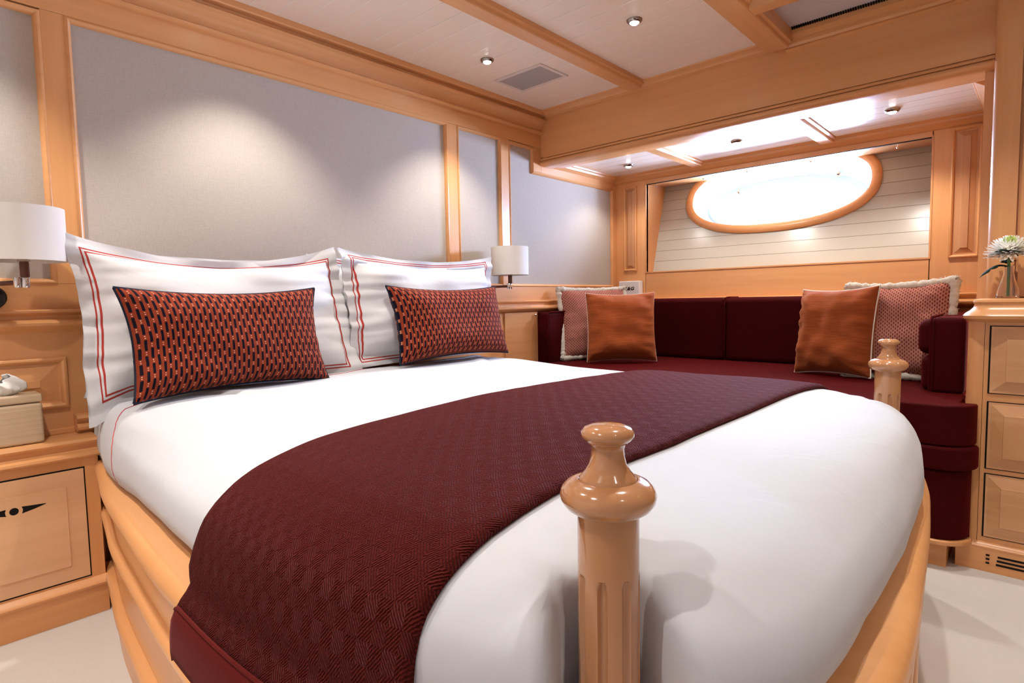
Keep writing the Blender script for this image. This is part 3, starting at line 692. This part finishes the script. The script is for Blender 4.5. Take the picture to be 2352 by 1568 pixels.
# ================================================================== PILLOWS
def pillow_mesh(w, h, t, flange=0.0, cu=0.06, cv_=0.10, seed=0, wrinkle=0.006, n=44, pinch=2.2, sagtop=None, power=0.55, cornertop=0):
    """local frame: u right, v up, n towards the viewer (+z). returns front+back closed mesh and edge loop"""
    m = MB()
    def pos(a, b, side):
        u, v = a, b
        cuu = (cu if not isinstance(cu, tuple) else cu[0 if u < 0 else 1])*(1-v*v); cvv = (sagtop if (sagtop is not None and v > 0) else cv_)*(1-u*u)
        x = w/2*u*(1-cuu*abs(u)**0.8/1.0); y = h/2*v*(1-cvv*abs(v)**0.8)
        fu = max(0, (abs(u)*w/2-(w/2-flange-0.02))/(flange+0.02)) if flange else 0
        ei = max(0.0, 1-abs(u)/(1-2*flange/w)) if flange else 1-abs(u); ej = max(0.0, 1-abs(v)/(1-2*flange/h)) if flange else 1-abs(v)
        q = (min(1, ei*pinch)**power)*(min(1, ej*pinch)**power)
        q = (1-(1-min(1, ei*1.5))**2.4)**power*(1-(1-min(1, ej*1.5))**2.4)**power
        z = side*t/2*q
        nz = noise.noise(Vector((u*2.6+seed*3.1, v*2.6, side*1.3+seed)))*wrinkle*1.4
        # creases radiating from corners / sides
        cr = noise.noise(Vector((u*2.2+seed, v*8.0, seed*1.7)))*wrinkle*1.3*abs(u)**2
        z += (nz+cr)*(min(1, q*2+0.04) if flange == 0 else 1)*(side if flange == 0 else 1)
        if flange:
            k = max(0, 1-q*3); z += k*0.012*noise.noise(Vector((u*3.3+seed, v*3.3+5, seed*2)))
        return Vector((x, y, z+ (0.0015*side if flange else 0)))
    loops = []
    for side in (1, -1):
        P_, U_ = [], []
        for i in range(n+1):
            b_ = math.sin(PI/2*(2*i/n-1)) if not flange else (2*i/n-1); rowp, rowu = [], []
            for j in range(n+1):
                a_ = math.sin(PI/2*(2*j/n-1)) if not flange else (2*j/n-1)
                rowp.append(pos(a_, b_, side)); rowu.append((a_*w/2, b_*h/2))
            P_.append(rowp); U_.append(rowu)
        m.grid(P_, U_)
        if side == 1:
            loops = P_[0]+[r[-1] for r in P_[1:]]+P_[-1][::-1][1:]+[r[0] for r in P_[::-1]][1:-1]
    # stitch sides together
    bmn = len(m.v)
    return m, loops
def place(c, right, up_):
    r = Vector(right).normalized(); u = Vector(up_); u = (u-r*u.dot(r)).normalized(); nn = r.cross(u)
    return Matrix(((r.x, u.x, nn.x, c[0]), (r.y, u.y, nn.y, c[1]), (r.z, u.z, nn.z, c[2]), (0, 0, 0, 1)))
def make_pillow(name, label, cat, c, right, up_, w, h, t, mat, group=None, flange=0, piping=None, piperad=0.004, part='cushion_cover', fur=False, post=None, pipename='piping', **kw):
    m, loop = pillow_mesh(w, h, t, flange, **kw); Mx = place(c, right, up_)
    T = thing(name, label, cat, c, group)
    if post:
        m.v = [post(v.copy()) for v in m.v]; loop = [post(v.copy()) for v in loop]
    m.xf(Mx); loop = [Mx @ v for v in loop]
    o = m.build(part, mat, T, angle=0)
    bm = bmesh.new(); bm.from_mesh(o.data); bmesh.ops.remove_doubles(bm, verts=bm.verts, dist=0.0004 if not flange else 0.00001); bmesh.ops.recalc_face_normals(bm, faces=bm.faces); bm.to_mesh(o.data); bm.free()
    o.data.polygons.foreach_set('use_smooth', [True]*len(o.data.polygons))
    if piping:
        if fur:
            # shaggy trim: bumpy tube plus short tufts
            f = MB(); N_ = len(loop); rad = []; path = []
            for i in range(N_*2):
                p = loop[i//2].lerp(loop[(i//2+1) % N_], 0.5*(i % 2)); path.append(p); rad.append(piperad*(1+0.35*noise.noise(p*60)))
            f.tube(path, rad, 10, closed=True); rnd = random.Random(5)
            for i in range(2600):
                k = rnd.randrange(N_); p = loop[k].lerp(loop[(k+1) % N_], rnd.random())
                d = Vector((rnd.gauss(0, 1), rnd.gauss(0, 1), rnd.gauss(0, 1))).normalized()
                s0 = d.cross(Vector((rnd.random(), rnd.random(), rnd.random()))).normalized()*0.0022
                b0 = p+d*piperad*0.85; d2 = (d+Vector((rnd.gauss(0, .4), rnd.gauss(0, .4), rnd.gauss(0, .4)-0.3))).normalized(); tip = b0+d2*piperad*0.55
                s1 = d.cross(s0).normalized()*0.0022
                f.add([b0-s0, b0+s0, b0+s1, tip], [(0, 1, 3), (1, 2, 3), (2, 0, 3)])
            tag(f.build(pipename, piping, T, angle=0), 'shaggy cream fur edging')
        else: MB().tube(loop, piperad, 7, closed=True).build(pipename, piping, T, angle=0)
    return T
# back pair, then front pair of white shams
def sham(label, c, right, up_, seed, sag, w=PW, h=PH, t=0.17, cu=0.10, post=None):
    return make_pillow('pillow', label, 'pillow', c, right, up_, w, h, t, COTTON_P, 'white shams against the wall', flange=0.050, part='pillowcase', seed=seed, sagtop=sag, cu=cu, cv_=0.03, wrinkle=0.013, n=60, post=post)
sham('white pillow mostly hidden behind the front left sham, only its top edge showing', (0.86, 2.205, 0.905), (1, 0, 0), (0, 0.10, 1), 3, 0.10, t=0.09, h=0.47)
sham('white pillow mostly hidden behind the front right sham, only its top edge showing', (1.64, 2.205, 0.92), (1, 0, 0), (0, 0.10, 1), 5, 0.10, t=0.09, h=0.47)
def drop_left(v):   # outer lower corner hangs over the mattress edge
    if v.x < -0.30 and v.y < -0.12: k = min(1, (-0.30-v.x)/0.14)*min(1, (-0.12-v.y)/0.15); v.y -= 0.055*k; v.z += 0.02*k; v.x += 0.035*k
    if v.x > 0.2: k = (v.x-0.2)/0.25; v.x += 0.055*k*min(1, max(-0.2, (0.26-v.y)/0.5)); v.z += 0.02*k*max(0, -v.y/0.26)
    return v
def tuck(v):
    if v.x < -0.2: k = (-0.2-v.x)/0.25; v.x += 0.02*k*min(1, max(0, (0.25-v.y)/0.5)); v.z -= 0.03*k*max(0, -v.y/0.25)
    return v
sham('white sham with double red line at the left, nearest the left wall lamp', (0.806, 2.085, 0.915), (1, 0.0, 0), (0, 0.14, 1), 11, 0.30, t=0.19, cu=(0.10, 0.02), post=drop_left)
sham('white sham with double red line at the right, behind the further rust cushion', (1.705, 2.075, 0.93), (1, 0.04, 0), (0, 0.14, 1), 17, 0.17, h=0.49, t=0.18, cu=(0.01, 0.07), post=tuck)
def dogear(v):
    if v.x < -0.22 and v.y < -0.05: k = min(1, (-0.22-v.x)/0.09)*min(1, (-0.05-v.y)/0.1); v.z += 0.03*k; 
    return v
make_pillow('lumbar_cushion', 'oblong rust cushion with navy dashes leaning on the left white sham', 'cushion', (0.765, 1.915, 0.842), (1, 0.06, 0.0), (0.0, 0.22, 1), 0.63, 0.335, 0.155, DASH, 'rust dash cushions on the bed', piping=NAVY, seed=2, cu=0.09, cv_=0.14, wrinkle=0.007, post=dogear)
make_pillow('lumbar_cushion', 'oblong rust cushion with navy dashes leaning on the right white sham', 'cushion', (1.712, 1.935, 0.858), (1, 0.02, 0.0), (-0.04, 0.24, 1), 0.645, 0.325, 0.15, DASH, 'rust dash cushions on the bed', piping=NAVY, seed=8, cu=0.08, cv_=0.13, wrinkle=0.006)

# ================================================================== SOFA
sofa = thing('sofa', 'deep burgundy velvet built-in sofa filling the recess under the porthole', 'sofa', (3.0, 1.24, 0))
def cush(name, poly, z0, z1, r, mat=VELVET, seg=5, parent=sofa):
    return MB().prism(poly, z0, z1, 2).build(name, mat, parent, bevel=r, seg=seg)
def fr_poly(xf, yr, y1=2.262, xb=3.57, rad=0.10):
    arc = [(xf+rad*(1-math.cos(t)), yr+rad*(1-math.sin(t))) for t in [PI/2*i/9 for i in range(10)]]
    return [(xb, 0.21), (2.492, 0.21), (2.492, yr)]+arc[::-1]+[(xf, y1), (xb, y1)]
cush('seat_cushion', fr_poly(2.385, 0.158), 0.435, 0.572, 0.022)
cush('seat_roll', fr_poly(2.380, 0.150), 0.352, 0.432, 0.020)
cush('skirt', fr_poly(2.392, 0.168), 0.108, 0.350, 0.014)
MB().prism(fr_poly(2.386, 0.162), 0.090, 0.108, 2).build('base_moulding', WY, sofa, bevel=0.006, seg=3)
MB().prism([(2.440, 0.225), (2.440, 2.25), (3.5, 2.25), (3.5, 0.225)], 0.0, 0.091, 2).build('plinth', WY, sofa, smooth=False)
# back cushions
def rbox(name, x0, x1, y0, y1, z0, z1, r, seg=5): return MB().box(x0, x1, y0, y1, z0, z1).build(name, VELVET, sofa, bevel=r, seg=seg)
rbox('back_cushion', 3.36, 3.585, 1.395, 2.17, 0.57, 0.944, 0.03)
rbox('back_cushion', 3.36, 3.585, 0.345, 1.389, 0.57, 0.944, 0.03)
for y in (1.392,): MB().tube([(3.37, y, 0.58), (3.357, y, 0.62), (3.357, y, 0.90), (3.37, y, 0.94), (3.40, y, 0.9435), (3.56, y, 0.9435)], 0.005, 8).build('seam_piping', VELVET, sofa)
# arms
rbox('armrest', 2.69, 3.58, 2.182, 2.282, 0.565, 0.873, 0.016)
rbox('armrest', 2.69, 3.58, 0.212, 0.318, 0.565, 0.857, 0.022)
for (y0, y1, z0, z1) in ((2.150, 2.21, 0.57, 0.715), (2.150, 2.21, 0.72, 0.864), (0.295, 0.352, 0.57, 0.708), (0.295, 0.365, 0.712, 0.848)):
    rbox('arm_pad', 2.72 if y0 < 1 else 2.93, 3.40, y0, y1, z0, z1, 0.034 if y0 < 1 else 0.02, 6)
MB().tube([(2.688, 0.318, 0.575), (2.688, 0.318, 0.84), (2.70, 0.318, 0.857), (3.4, 0.318, 0.86)], 0.005, 8).build('arm_piping', VELVET, sofa)
MB().tube([(2.688, 2.182, 0.575), (2.688, 2.182, 0.86), (2.70, 2.182, 0.875), (3.4, 2.182, 0.876)], 0.005, 8).build('arm_piping', VELVET, sofa)
# loose cushions on the sofa
def orient(dx, dy): # right vector for a cushion facing (dx, dy)
    n_ = Vector((dx, dy, 0)).normalized(); return Vector((0, 0, 1)).cross(n_)
PIPE = plain('cream_piping', (0.75, 0.68, 0.58), 0.7)
rt = orient(-0.55, -0.83)
make_pillow('cushion', 'pink flecked square cushion with cream fur edge in the left corner of the sofa', 'cushion', (3.02, 2.08, 0.80), rt, Vector((0.10, 0.16, 1)), 0.44, 0.43, 0.12, SPECK, 'fur edged cushions on the sofa', piping=FUR, piperad=0.017, fur=True, pipename='fur_trim', seed=21, cu=0.05, cv_=0.05)
rt = orient(-0.75, -0.66)
make_pillow('cushion', 'burnt orange square cushion at the left of the sofa before the pink one', 'cushion', (2.93, 1.83, 0.782), rt, Vector((0.12, 0.10, 1)), 0.405, 0.405, 0.18, ORANGE, 'burnt orange cushions on the sofa', piping=PIPE, piperad=0.0015, seed=25, cu=0.05, cv_=0.07, wrinkle=0.012)
rt = orient(-0.80, 0.50)
make_pillow('cushion', 'burnt orange square cushion at the right end of the sofa, cream seam facing out', 'cushion', (3.0, 0.72, 0.778), Vector((-0.34, -0.94, 0.03)), Vector((0.20, 0.02, 1)), 0.37, 0.41, 0.17, ORANGE, 'burnt orange cushions on the sofa', piping=PIPE, piperad=0.0035, seed=29, cu=0.06, cv_=0.08, wrinkle=0.012)
make_pillow('cushion', 'pink flecked square cushion with cream fur edge at the right end of the sofa', 'cushion', (3.03, 0.480, 0.785), Vector((-0.08, -0.99, 0.04)), Vector((0.20, -0.06, 1)), 0.40, 0.42, 0.13, SPECK, 'fur edged cushions on the sofa', piping=FUR, piperad=0.021, fur=True, pipename='fur_trim', seed=33, cu=0.05, cv_=0.07, wrinkle=0.013)

# white box with lettering on the ledge
bx = thing('instrument_box', 'small white box lettered B&G standing in the corner behind the left orange cushion', 'box', (3.57, 2.148, 0.947))
MB().box(3.545, 3.595, 2.066, 2.230, 0.948, 1.068).build('case', plain('white_plastic', (0.82, 0.80, 0.78), 0.35), bx, bevel=0.006, seg=3)
cu = bpy.data.curves.new('lettering', 'FONT'); cu.body = 'B&G'; cu.size = 0.030; cu.extrude = 0.0004; cu.offset = 0.0011; cu.shear = 0.25; cu.align_x = 'CENTER'; cu.align_y = 'CENTER'; cu.space_character = 1.15
cu.materials.append(BLACK)
tmp = bpy.data.objects.new('lettering_curve', cu); COL.objects.link(tmp); bpy.context.view_layer.update()
me_ = bpy.data.meshes.new_from_object(tmp.evaluated_get(bpy.context.evaluated_depsgraph_get())); bpy.data.objects.remove(tmp); bpy.data.curves.remove(cu)
to = bpy.data.objects.new('lettering', me_); COL.objects.link(to); to.parent = bx
to.matrix_local = Matrix.Translation((3.5444-3.57, 2.148-2.148, 1.014-0.947)) @ Matrix(((0, 0, -1, 0), (-1.25, 0, 0, 0), (0, 1, 0, 0), (0, 0, 0, 1)))
tag(to, 'black bold italic lettering')

# chair rail on the recess back wall
RB2 = [(x_, z_) for x_, z_ in [(3.60+0.01-(2.31-y), z) for y, z in RAIL]]
struct(MB().prism(RB2, 0.195, 2.29, 1).build('trim_15', WY, angle=40))
# side panel of wall between bed and sofa with small catch
sp = thing('side_locker', 'plain maple locker front between the bed head and the sofa, small knob near its top', 'locker', (2.54, 2.27, 0))
MB().box(2.40, 2.688, 2.262, 2.31, 0, 0.877).build('panel', WX, sp, bevel=0.001)
MB().lathe([(0.003, 0), (0.003, 0.006), (0.007, 0.009), (0.007, 0.013), (0.002, 0.016)], (2.655, 2.262, 0.858), 14, (0, -1, 0)).build('knob', CHROME, sp)

# ================================================================== NIGHTSTAND
ns = thing('nightstand', 'built-in maple nightstand at the left with pierced door, tissue box on top', 'nightstand', (0.0, 2.2, 0))
MB().box(-0.55, 0.428, 2.148, 2.27, 0.10, 0.50).build('carcass', WZ, ns, bevel=0.001)
TOPP = [(2.268, 0.556), (2.150, 0.556), (2.142, 0.553), (2.138, 0.545), (2.142, 0.537), (2.150, 0.533), (2.152, 0.520), (2.148, 0.516), (2.136, 0.516), (2.128, 0.511), (2.126, 0.504), (2.132, 0.497), (2.145, 0.494), (2.268, 0.494)]
MB().prism(TOPP, -0.55, 0.432, 0).build('top', WX, ns, angle=40)
CAPP = [(2.26, 0.118), (2.146, 0.118), (2.140, 0.110), (2.134, 0.106), (2.130, 0.098), (2.134, 0.090), (2.144, 0.086), (2.144, 0.0), (2.26, 0.0)]
MB().prism(CAPP, -0.55, 0.432, 0).build('plinth', WX, ns, angle=40)
dr = MB().box(-0.05, 0.389, 2.1445, 2.150, 0.128, 0.463).build('door', WLX, ns, bevel=0.001)
m = MB()
m.box(-0.056, 0.3925, 2.1472, 2.1485, 0.1235, 0.4675); tag(m.build('door_gap', BLACK, ns, smooth=False), 'dark gap round the door')
raised('f', 'raised_panel', (-0.012, 2.1445, 0.166), (1, 0, 0), (0, 0, 1), 0.362, 0.257, dr, WLX, WLX, frame=False, bev=0.006, rise=0.002, drop=0.0)
m = MB(); cx, czz, yy = 0.2215, 0.3755, 2.1405
m.add([(cx+0.0105*math.cos(2*PI*k/28), yy, czz+0.0105*math.sin(2*PI*k/28)) for k in range(28)], [list(range(28))])
for sgn in (1, -1):
    m.add([(cx+sgn*0.017, yy, czz-0.010), (cx+sgn*0.019, yy, czz-0.004), (cx+sgn*0.0195, yy, czz+0.002), (cx+sgn*0.017, yy, czz+0.010), (cx+sgn*0.072, yy, czz+0.0055), (cx+sgn*0.072, yy, czz+0.0035), (cx+sgn*0.045, yy, czz-0.004)], [list(range(7))])
tag(m.build('finger_pull', BLACK, dr, smooth=False), 'dark cut-out of a disc between two wedges')
# tissue box
tb = thing('tissue_box', 'pale striped wood tissue box on the left nightstand', 'tissue box', (0.24, 2.205, 0.556))
MB().box(0.165, 0.306, 2.162, 2.250, 0.557, 0.676).build('body', VENEER, tb, bevel=0.008, seg=3)
MB().box(0.164, 0.307, 2.161, 2.251, 0.6775, 0.702).build('lid', VENEER, tb, bevel=0.006, seg=3)
m = MB(); rows_ = []
for i in range(26):
    t = i/25; row = []
    for k in range(72):
        a = 2*PI*k/72; rr = 0.011+0.026*math.sin(PI*min(1, 0.1+t*0.82))
        fold = 1+0.34*math.sin(a*4+2.2*t)*t+0.16*math.sin(a*9+5*t)+0.18*noise.noise(Vector((math.cos(a)*2, math.sin(a)*2, t*3)))
        row.append((0.222+rr*1.15*fold*math.cos(a)+0.008*math.sin(t*4), 2.205+rr*0.75*fold*math.sin(a), 0.701+0.050*t*(1+0.25*math.sin(a*2+1)*t)))
    row.append(row[0]); rows_.append(row)
m.grid(rows_); tissue = m.build('tissue', plain('tissue_paper', (0.85, 0.83, 0.80), 0.9), None, solid=0.0008, angle=0)
tag(tissue, 'crumpled white tissue pulled up out of the striped wood box', 'tissue')

# ================================================================== WALL LAMPS
def wall_lamp(cx, cy, label, br):
    T = thing('wall_lamp', label, 'wall lamp', (br, 2.286, 0.985), 'swing arm wall lamps either side of the bed')
    # shade: open drum
    MB().lathe([(0.101, 1.085), (0.101, 1.236), (0.0995, 1.236), (0.0995, 1.085)], (cx, cy, 0), 64, cap=False).build('lamp_shade', SHADE, T)
    MB().lathe([(0.0995, 1.098), (0.012, 1.098)], (cx, cy, 0), 32, cap=False).build('shade_diffuser', SHADE, T)
    MB().lathe([(0.0145, 1.084), (0.0145, 1.090)], (cx, cy, 0), 20).build('collar', CHROME, T)
    MB().lathe([(0.0105, 1.040), (0.0115, 1.044), (0.0115, 1.080), (0.0105, 1.084)], (cx, cy, 0), 20).build('leather_grip', LEATHER, T)
    MB().lathe([(0.0095, 1.010), (0.0105, 1.012), (0.0105, 1.037), (0.009, 1.040)], (cx, cy, 0), 20).build('joint', CHROME, T)
    MB().lathe([(0.0075, 1.010), (0.0085, 1.012), (0.0085, 1.037), (0.0075, 1.040)], (cx-0.019, cy-0.002, 0), 20).build('joint', CHROME, T)
    MB().tube([(cx-0.019, cy, 1.025), (br, cy+0.05, 1.022)], 0.0065, 10).build('arm', LEATHER, T)
    MB().tube([(br, cy+0.05, 1.022), (br, cy+0.05, 1.0), (br, 2.272, 0.985)], 0.006, 10).build('arm', CHROME, T)
    MB().lathe([(0.034, 0.0), (0.034, 0.010), (0.030, 0.014), (0.012, 0.017), (0.0005, 0.018)], (br, 2.286, 0.985), 32, (0, -1, 0)).build('wall_plate', DARK, T)
    MB().lathe([(0.012, 1.09), (0.022, 1.12), (0.026, 1.15), (0.02, 1.175), (0.001, 1.185)], (cx, cy, 0), 16).build('bulb', SHADE, T)
    return T
wall_lamp(0.287, 2.15, 'swing arm lamp with white drum shade left of the bed, over the tissue box', 0.225)
wall_lamp(2.33, 2.152, 'swing arm lamp with white drum shade right of the bed, by the sofa', 2.18)

# ================================================================== DRESSER
ds = thing('dresser', 'maple chest of drawers at the right edge with raised fronts and slotted plinth', 'dresser', (2.62, -0.4, 0))
MB().box(2.502, 2.72, YB, 0.148, 0.09, 0.86).build('carcass', WZ, ds, bevel=0.001)
P = [(2.72, 0.195), (2.535, 0.195)]+[(2.535-0.033*math.sin(t), 0.162+0.033*math.cos(t)) for t in [PI/2*i/8 for i in range(9)]]+[(2.502, 0.149), (2.72, 0.149)]
MB().prism(P, 0.09, 0.86, 2).build('corner_stile', WZ, ds, angle=30)
for z0, z1 in ((0.612, 0.834), (0.356, 0.580), (0.120, 0.335)):
    g = MB().box(2.4995, 2.5015, -0.62, 0.136, z0-0.0028, z1+0.0028).build('drawer_gap', BLACK, ds, smooth=False)
    dw = MB().box(2.4975, 2.501, -0.615, 0.131, z0, z1).build('drawer', WL, ds, smooth=False)
    raised('f', 'drawer_front', (2.4975, 0.131, z0), (0, -1, 0), (0, 0, 1), 0.746, z1-z0, dw, WL, WL, frame=False, bev=0.040, rise=0.010, drop=-0.001)
TP = [(-0.18, 0.926), (0.004, 0.926), (0.012, 0.922), (0.014, 0.915), (0.010, 0.907), (0.012, 0.898), (0.020, 0.888), (0.034, 0.878), (0.040, 0.870), (0.038, 0.860), (0.028, 0.853), (0.005, 0.848), (-0.18, 0.848)]
pth = [(2.70, 0.172, 0)]+[(2.52-0.038*math.sin(t)+0.02, 0.134+0.038*math.cos(t), 0) for t in [PI/2*i/8 for i in range(9)]]+[(2.502, YB, 0)]
side_pts = [(-a, b) for a, b in [(x, z) for x, z in TP]]
TPs = [(max(a, -0.17), b) for a, b in TP]
m = MB(); m.sweep(pth, [(a*1.0, b) for a, b in [(x if x > -0.1 else -0.035, z) for x, z in TP]], (0, 0, 1)); m.box(2.53, 2.72, YB, 0.155, 0.85, 0.9258)
m.build('top', WY, ds, angle=40)
BP = [(0.0, 0.100), (0.006, 0.099), (0.014, 0.092), (0.018, 0.085), (0.016, 0.078), (0.006, 0.073), (0.0, 0.072)]
m = MB(); m.sweep([(2.505, 0.16, 0), (2.505, YB, 0)], BP+[(-0.02, 0.072), (-0.02, 0.1)], (0, 0, 1)); m.build('base_moulding', WY, ds, angle=40)
MB().box(2.490, 2.70, YB, 0.205, 0, 0.092).build('plinth', WY, ds, bevel=0.001)
m = MB()
for i in range(3):
    z = 0.028+i*0.0135
    m.box(2.4885, 2.4915, -0.5, 0.095-0.002*i, z, z+0.0065); m.box(2.4885, 2.4915, 0.112, 0.122, z+0.001, z+0.007)
tag(m.build('vent_slots', BLACK, ds, smooth=False), 'dark slots')
# vase and chrysanthemum
gls = plain('clear_glass', (1, 1, 1), 0.02); gb = gls.node_tree.nodes['Principled BSDF']; gb.inputs['Transmission Weight'].default_value = 1.0; gb.inputs['IOR'].default_value = 1.45
VX, VY = 2.600, 0.098
vs_ = thing('vase', 'small clear glass bud vase on the dresser top', 'vase', (VX, VY, 0.926))
MB().lathe([(0.001, 0.927), (0.030, 0.927), (0.032, 0.932), (0.030, 0.95), (0.020, 0.985), (0.014, 1.01), (0.016, 1.035), (0.014, 1.035), (0.0125, 1.01), (0.018, 0.985), (0.028, 0.95), (0.029, 0.934), (0.001, 0.931)], (VX, VY, 0), 28, cap=False).build('glass_body', gls, vs_)
fl_ = thing('chrysanthemum', 'single white chrysanthemum with pale green centre and dark leaves in the glass vase', 'flower', (VX, VY, 0.935))
GREEN = plain('stem_green', (0.10, 0.20, 0.03), 0.5); LEAF = plain('dark_leaf', (0.006, 0.022, 0.012), 0.7, spec=0.15)
PETW = plain('white_petal', (0.90, 0.89, 0.86), 0.6)
def translucent(m, f, col):
    nt = m.node_tree; N, L = nt.nodes, nt.links; b = N['Principled BSDF']; t_ = N.new('ShaderNodeBsdfTranslucent'); t_.inputs[0].default_value = (*col, 1)
    mx = N.new('ShaderNodeMixShader'); mx.inputs[0].default_value = f; L.new(b.outputs[0], mx.inputs[1]); L.new(t_.outputs[0], mx.inputs[2]); L.new(mx.outputs[0], N['Material Output'].inputs[0])
translucent(PETW, 0.6, (0.95, 0.95, 0.90)); PETG = plain('green_petal', (0.66, 0.84, 0.26), 0.6); translucent(PETG, 0.4, (0.8, 0.95, 0.4))
MB().tube([(VX+0.006, VY, 0.934), (VX, VY, 0.98), (VX-0.002, VY, 1.03), (VX, VY+0.002, 1.075)], 0.0045, 8).build('stem', GREEN, fl_)
def petal(m, base, az, el, ln, wd, curl):
    d = Vector((math.cos(az), math.sin(az), 0)); s = Vector((-math.sin(az), math.cos(az), 0)); pts = []
    for i in range(5):
        t = i/4; e = el+curl*t; p = base+d*(ln*t*math.cos(el+curl*t*0.5))+Vector((0, 0, ln*t*math.sin(el+curl*t*0.5)))
        w = wd*math.sin(PI*(0.12+0.80*t))**0.7; up = Vector((0, 0, 1))*0.25*w
        pts.append([p-s*w+up, p, p+s*w+up])
    m.grid(pts)
mw, mg = MB(), MB(); rnd = random.Random(3); HB = Vector((VX, VY, 1.088))
NPET = 300
for k in range(NPET):
    t = k/NPET; az = k*2.39996+rnd.uniform(-.08, .08)
    el = math.radians(84-116*t**0.85); ln = 0.018+0.049*t**0.55
    petal(mg if t < 0.30 else mw, HB+Vector((0.006*t*math.cos(az), 0.006*t*math.sin(az), 0.010*(1-t))), az, el+rnd.uniform(-.07, .07), ln*rnd.uniform(.93, 1.05), 0.0034+0.0024*t, 0.55 if t > 0.3 else 0.9)
RT = Matrix.Translation(HB) @ Matrix.Rotation(math.radians(-20), 4, 'Y') @ Matrix.Translation(-HB)
for q_ in (mw, mg): q_.xf(RT)
mw.build('petals', PETW, fl_, angle=0)['kind'] = 'stuff'; tag(mg.build('flower_centre', PETG, fl_, angle=0), 'pale green inner petals')
for (az, z0, ln, dr_) in ((2.05, 1.035, 0.085, -0.45), (1.75, 1.062, 0.06, 0.15), (-1.6, 1.06, 0.06, 0.1), (0.2, 1.05, 0.05, -0.1), (2.6, 1.068, 0.06, 0.25), (-2.4, 1.065, 0.05, 0.2)):
    m = MB(); d = Vector((math.cos(az), math.sin(az), 0)); s = Vector((-math.sin(az), math.cos(az), 0)); pts = []
    for i in range(13):
        t = i/12; p = Vector((VX, VY, z0))+d*(ln*t)+Vector((0, 0, ln*(dr_*t+0.25*math.sin(t*PI))))
        w = 0.020*math.sin(PI*min(1, 0.08+t*0.92))**0.8*(1+0.35*math.sin(t*26)); pts.append([p-s*w+Vector((0, 0, -0.3*w)), p, p+s*w+Vector((0, 0, -0.3*w))])
    m.grid(pts); m.build('leaf', LEAF, fl_, solid=0.0008, angle=0)
